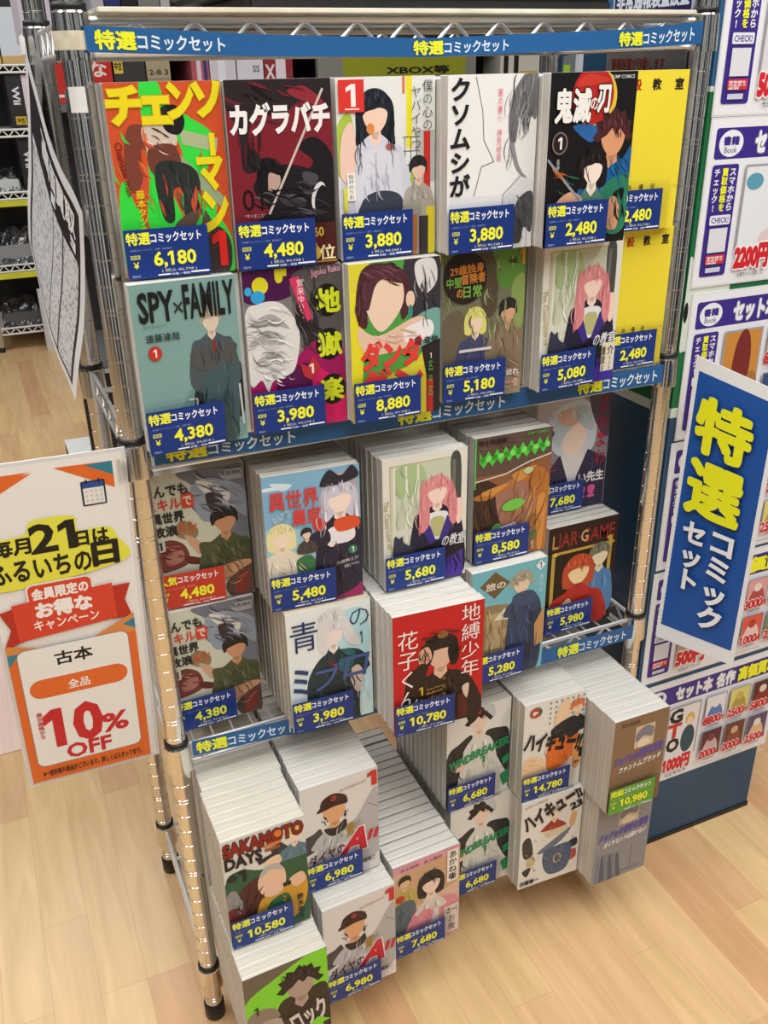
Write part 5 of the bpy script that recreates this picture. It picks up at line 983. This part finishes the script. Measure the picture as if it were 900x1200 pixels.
carton('game_box', 'beige box with small dark print between dark boxes', 'box', .366, .424, Y, Y+.2, zb, 1.292, '#a99c80', [('t', '2-8 3', .1, .3, .9, .42, '#4a4030'), ('r', 0, .5, 1, .52, '#7a6e58')])
carton('game_box', 'pink and red striped box right of the black gap', 'box', .478, .522, Y, Y+.2, zb, 1.295, '#b05a62', [('r', .3, .0, .55, 1, '#d8c8d0'), ('r', .7, 0, .9, 1, '#33407a')])
carton('game_box', 'pale lilac box behind the second comic set', 'box', .525, .592, Y, Y+.2, zb, 1.296, '#cfcad6', [('r', .3, .1, .6, .7, '#dfe2ea')])
carton('game_box', 'white box with grey print beside the lilac one', 'box', .596, .665, Y, Y+.2, zb, 1.296, '#d6d4de', [('t', 'SS', .6, .28, .85, .42, '#6a6a78')])
carton('game_box', 'red and white striped box beside the black gap', 'box', .668, .745, Y, Y+.2, zb, 1.300, '#8a2c34', [('r', .4, 0, .75, 1, '#dcd4da'), ('t', 'X', .05, .3, .35, .6, '#dcd4da')])
carton('section_sign', 'yellow green section sign with black letters behind the rack', 'sign', .815, 1.29, Y, Y+.02, zb, 1.3055, '#7f8078', [('r', .15, 0, .93, 1, '#8f9420'), ('t', 'XBOX等', .42, .40, .82, .58, '#17160e')], group='signs on the shelf behind the rack')
carton('leaflet_box', 'white leaflet box with black straps right of the section sign', 'box', 1.37, 1.50, Y, Y+.1, zb, 1.29, '#d0cdc4', [('r', .08, 0, .2, 1, '#1c1a1a'), ('r', .34, 0, .46, 1, '#1c1a1a'), ('r', .5, .5, .95, .62, '#c8b04a'), ('r', .6, .7, .9, .8, '#3a3030')])
carton('control_box', 'grey control cabinet with a green lamp behind the rack', 'box', 1.505, 1.625, Y, Y+.15, zb, 1.3055, '#7a8488', [('r', .02, 0, .3, 1, '#4c5558'), ('r', .62, .45, .85, .68, '#a8d83a')])
zu = 1.3255
for i, (x0, x1, col, lab) in enumerate([(.255, .283, '#b4b2b8', 'grey'), (.286, .322, '#28306a', 'navy'), (.325, .362, '#1c1a1c', 'black'), (.365, .415, '#7d7c7a', 'mid grey'), (.418, .44, '#b0b2b4', 'pale grey'), (.443, .495, '#151416', 'deep black'), (.498, .56, '#d0d4de', 'white'), (.09, .16, '#d2ccd8', 'lilac'), (.563, .70, '#3a3a40', 'charcoal')]):
    carton('boxed_game', lab+' boxed game standing on the upper shelf behind the rack', 'box', x0, x1, Y, Y+.2, zu, 1.50, col, [('r', .15, .2, .85, .3, '#8a8a90')], group='boxed games on the upper shelf behind the rack')

# ------------------------------------------------------------------ white wire unit far back at the left
fu = thing('white_wire_shelf', 'white wire shelf unit far back at the left aisle', 'shelf unit', (0, 4.0, 0))
for x in (-.06, 1.0):
    for y in (0, .42):
        MB().lathe([(0, .02), (.0135, .02), (.0135, 1.7), (0, 1.7)], x, y, WHITEP, 12).build('post', fu, smooth=True)
        MB().lathe([(0, 0), (.014, 0), (.014, .025), (0, .025)], x, y, BLACKP, 12).build('foot', fu, smooth=True)
YEL = mat('yellow_label_strip', '#d8d838', 0.5, noise='#cccc30', nscale=10)
for z, lab in ((.115, 0), (.42, 1), (.755, 1), (1.03, 0), (1.30, 0)):
    m = MB(); m.tube((-.06, 0, z), (1.0, 0, z), .005, WHITEP); m.tube((-.06, 0, z-.03), (1.0, 0, z-.03), .005, WHITEP); m.box(-.06, 1.0, 0, .42, z-.004, z-.001, WHITEP)
    m.path([(-.06+1.06*i/40, 0, z-.03+.03*(i % 2)) for i in range(41)], .003, WHITEP)
    m.build('wire_shelf', fu)
    if lab: MB().box(-.06, 1.0, -.012, -.008, z-.062, z-.034, YEL).build('label_strip', fu)
MB().box(-.4, 1.4, .5, .52, 0, 2.0, BLACKP).build('dark_backing', fu)  # black sheet added to stand in for the dark voids behind the shelves
def wii(label, x0, x1, x2, z0, z1, side, tagz=.86):
    carton('console_box', label, 'box', x0, x1, 4.012, 4.3, z0+.004, z1-.012, '#2e2d30', [('v', 'Wii', .3, .22, .75, .55, '#dcdce0'), ('r', .25, tagz-.08, .95, tagz+.08, '#cfae3a'), ('t', '中古', .35, tagz-.05, .85, tagz+.05, '#2c2412')], 'boxed consoles on the white wire shelf')
    carton('console_box', label.replace('black', side[1])+' side by side', 'box', x1+.002, x2, 4.014, 4.3, z0+.004, z1-.012, side[0], [('r', 0, .86, 1, 1, '#c8a46a')], 'boxed consoles on the white wire shelf')
wii('black console box on the top tier at the far left', .09, .182, .29, 1.302, 1.545, ('#c9d2da', 'pale blue'), .93)
wii('black console box on the second tier at the far left', .18, .247, .33, 1.032, 1.27, ('#d6c8d2', 'pale pink'))
wii('black console box on the third tier at the far left', .185, .25, .30, .757, .995, ('#6a5c4c', 'brown'))
def bagged(label, x0, x1, y0, z0, d, h_, col, seed):
    ro = thing('bagged_goods', label, 'bag', (x0, y0, z0), 'bagged goods on the white wire shelf'); r_ = random.Random(seed); w_ = x1-x0
    MB().bbox(0.006, w_-0.006, 0.006, d-0.006, 0, h_*.55, mat('bagged_content', col, 0.4, noise=col, nscale=30), .006).build('content', ro)
    bm = bmesh.new(); bmesh.ops.create_grid(bm, x_segments=10, y_segments=8, size=0.5); vs = [(v.co.x+.5, v.co.y+.5) for v in bm.verts]
    fs = [[v.index for v in f.verts] for f in bm.faces]; bm.free()
    new_obj('clear_bag', [(x*w_, y*d, h_*(.6+.4*r_.random()) if 0.02 < x < .98 and 0.02 < y < .98 else 0.002) for x, y in vs], fs, BAG, ro)
bagged('clear-bagged cables in the tray below the yellow strip', 0.0, .20, 4.02, .422, .25, .16, '#8f9296', 1)
bagged('flat clear-bagged dark console on the lowest wire tier', -.03, .16, 4.02, .117, .25, .12, '#55565a', 2)
bagged('clear-bagged white plastic pieces above the upper yellow strip', -.02, .17, 4.02, .757, .2, .10, '#c8cacc', 3)
lb = carton('white_carton', 'white carton leaning at the right of the lowest wire tier', 'box', .15, .33, 3.93, 3.985, .0, .30, '#cfd0d0', [('r', .3, .75, .38, .82, '#3a5a9a'), ('r', .6, .78, .66, .84, '#3a5a9a')], 'cartons by the white wire shelf')
carton('white_lid_box', 'black box with a white lid on the floor behind the rack', 'box', .06, .24, 2.05, 2.3, .0, .09, '#1a1a1c', [], 'boxes on the floor behind the rack')
tag(MB().bbox(.06, .24, 2.05, 2.3, .0905, .096, WHITEP, .002).build('box_lid'), 'white lid lying on the black floor box', 'lid')

# one comic set facing the other way at the rear of the top row
comic_set('rear', 'clear-wrapped comic set at the rear left of the top row, seen from its side', .016, .196, 0, .105, .165, Z['u'], .085, lambda a: a.rect(10, 10, 90, 30, '#b8a8a4'), '#b9b2ae', None, 'comic sets at the rear of the rack', cov=COVD)
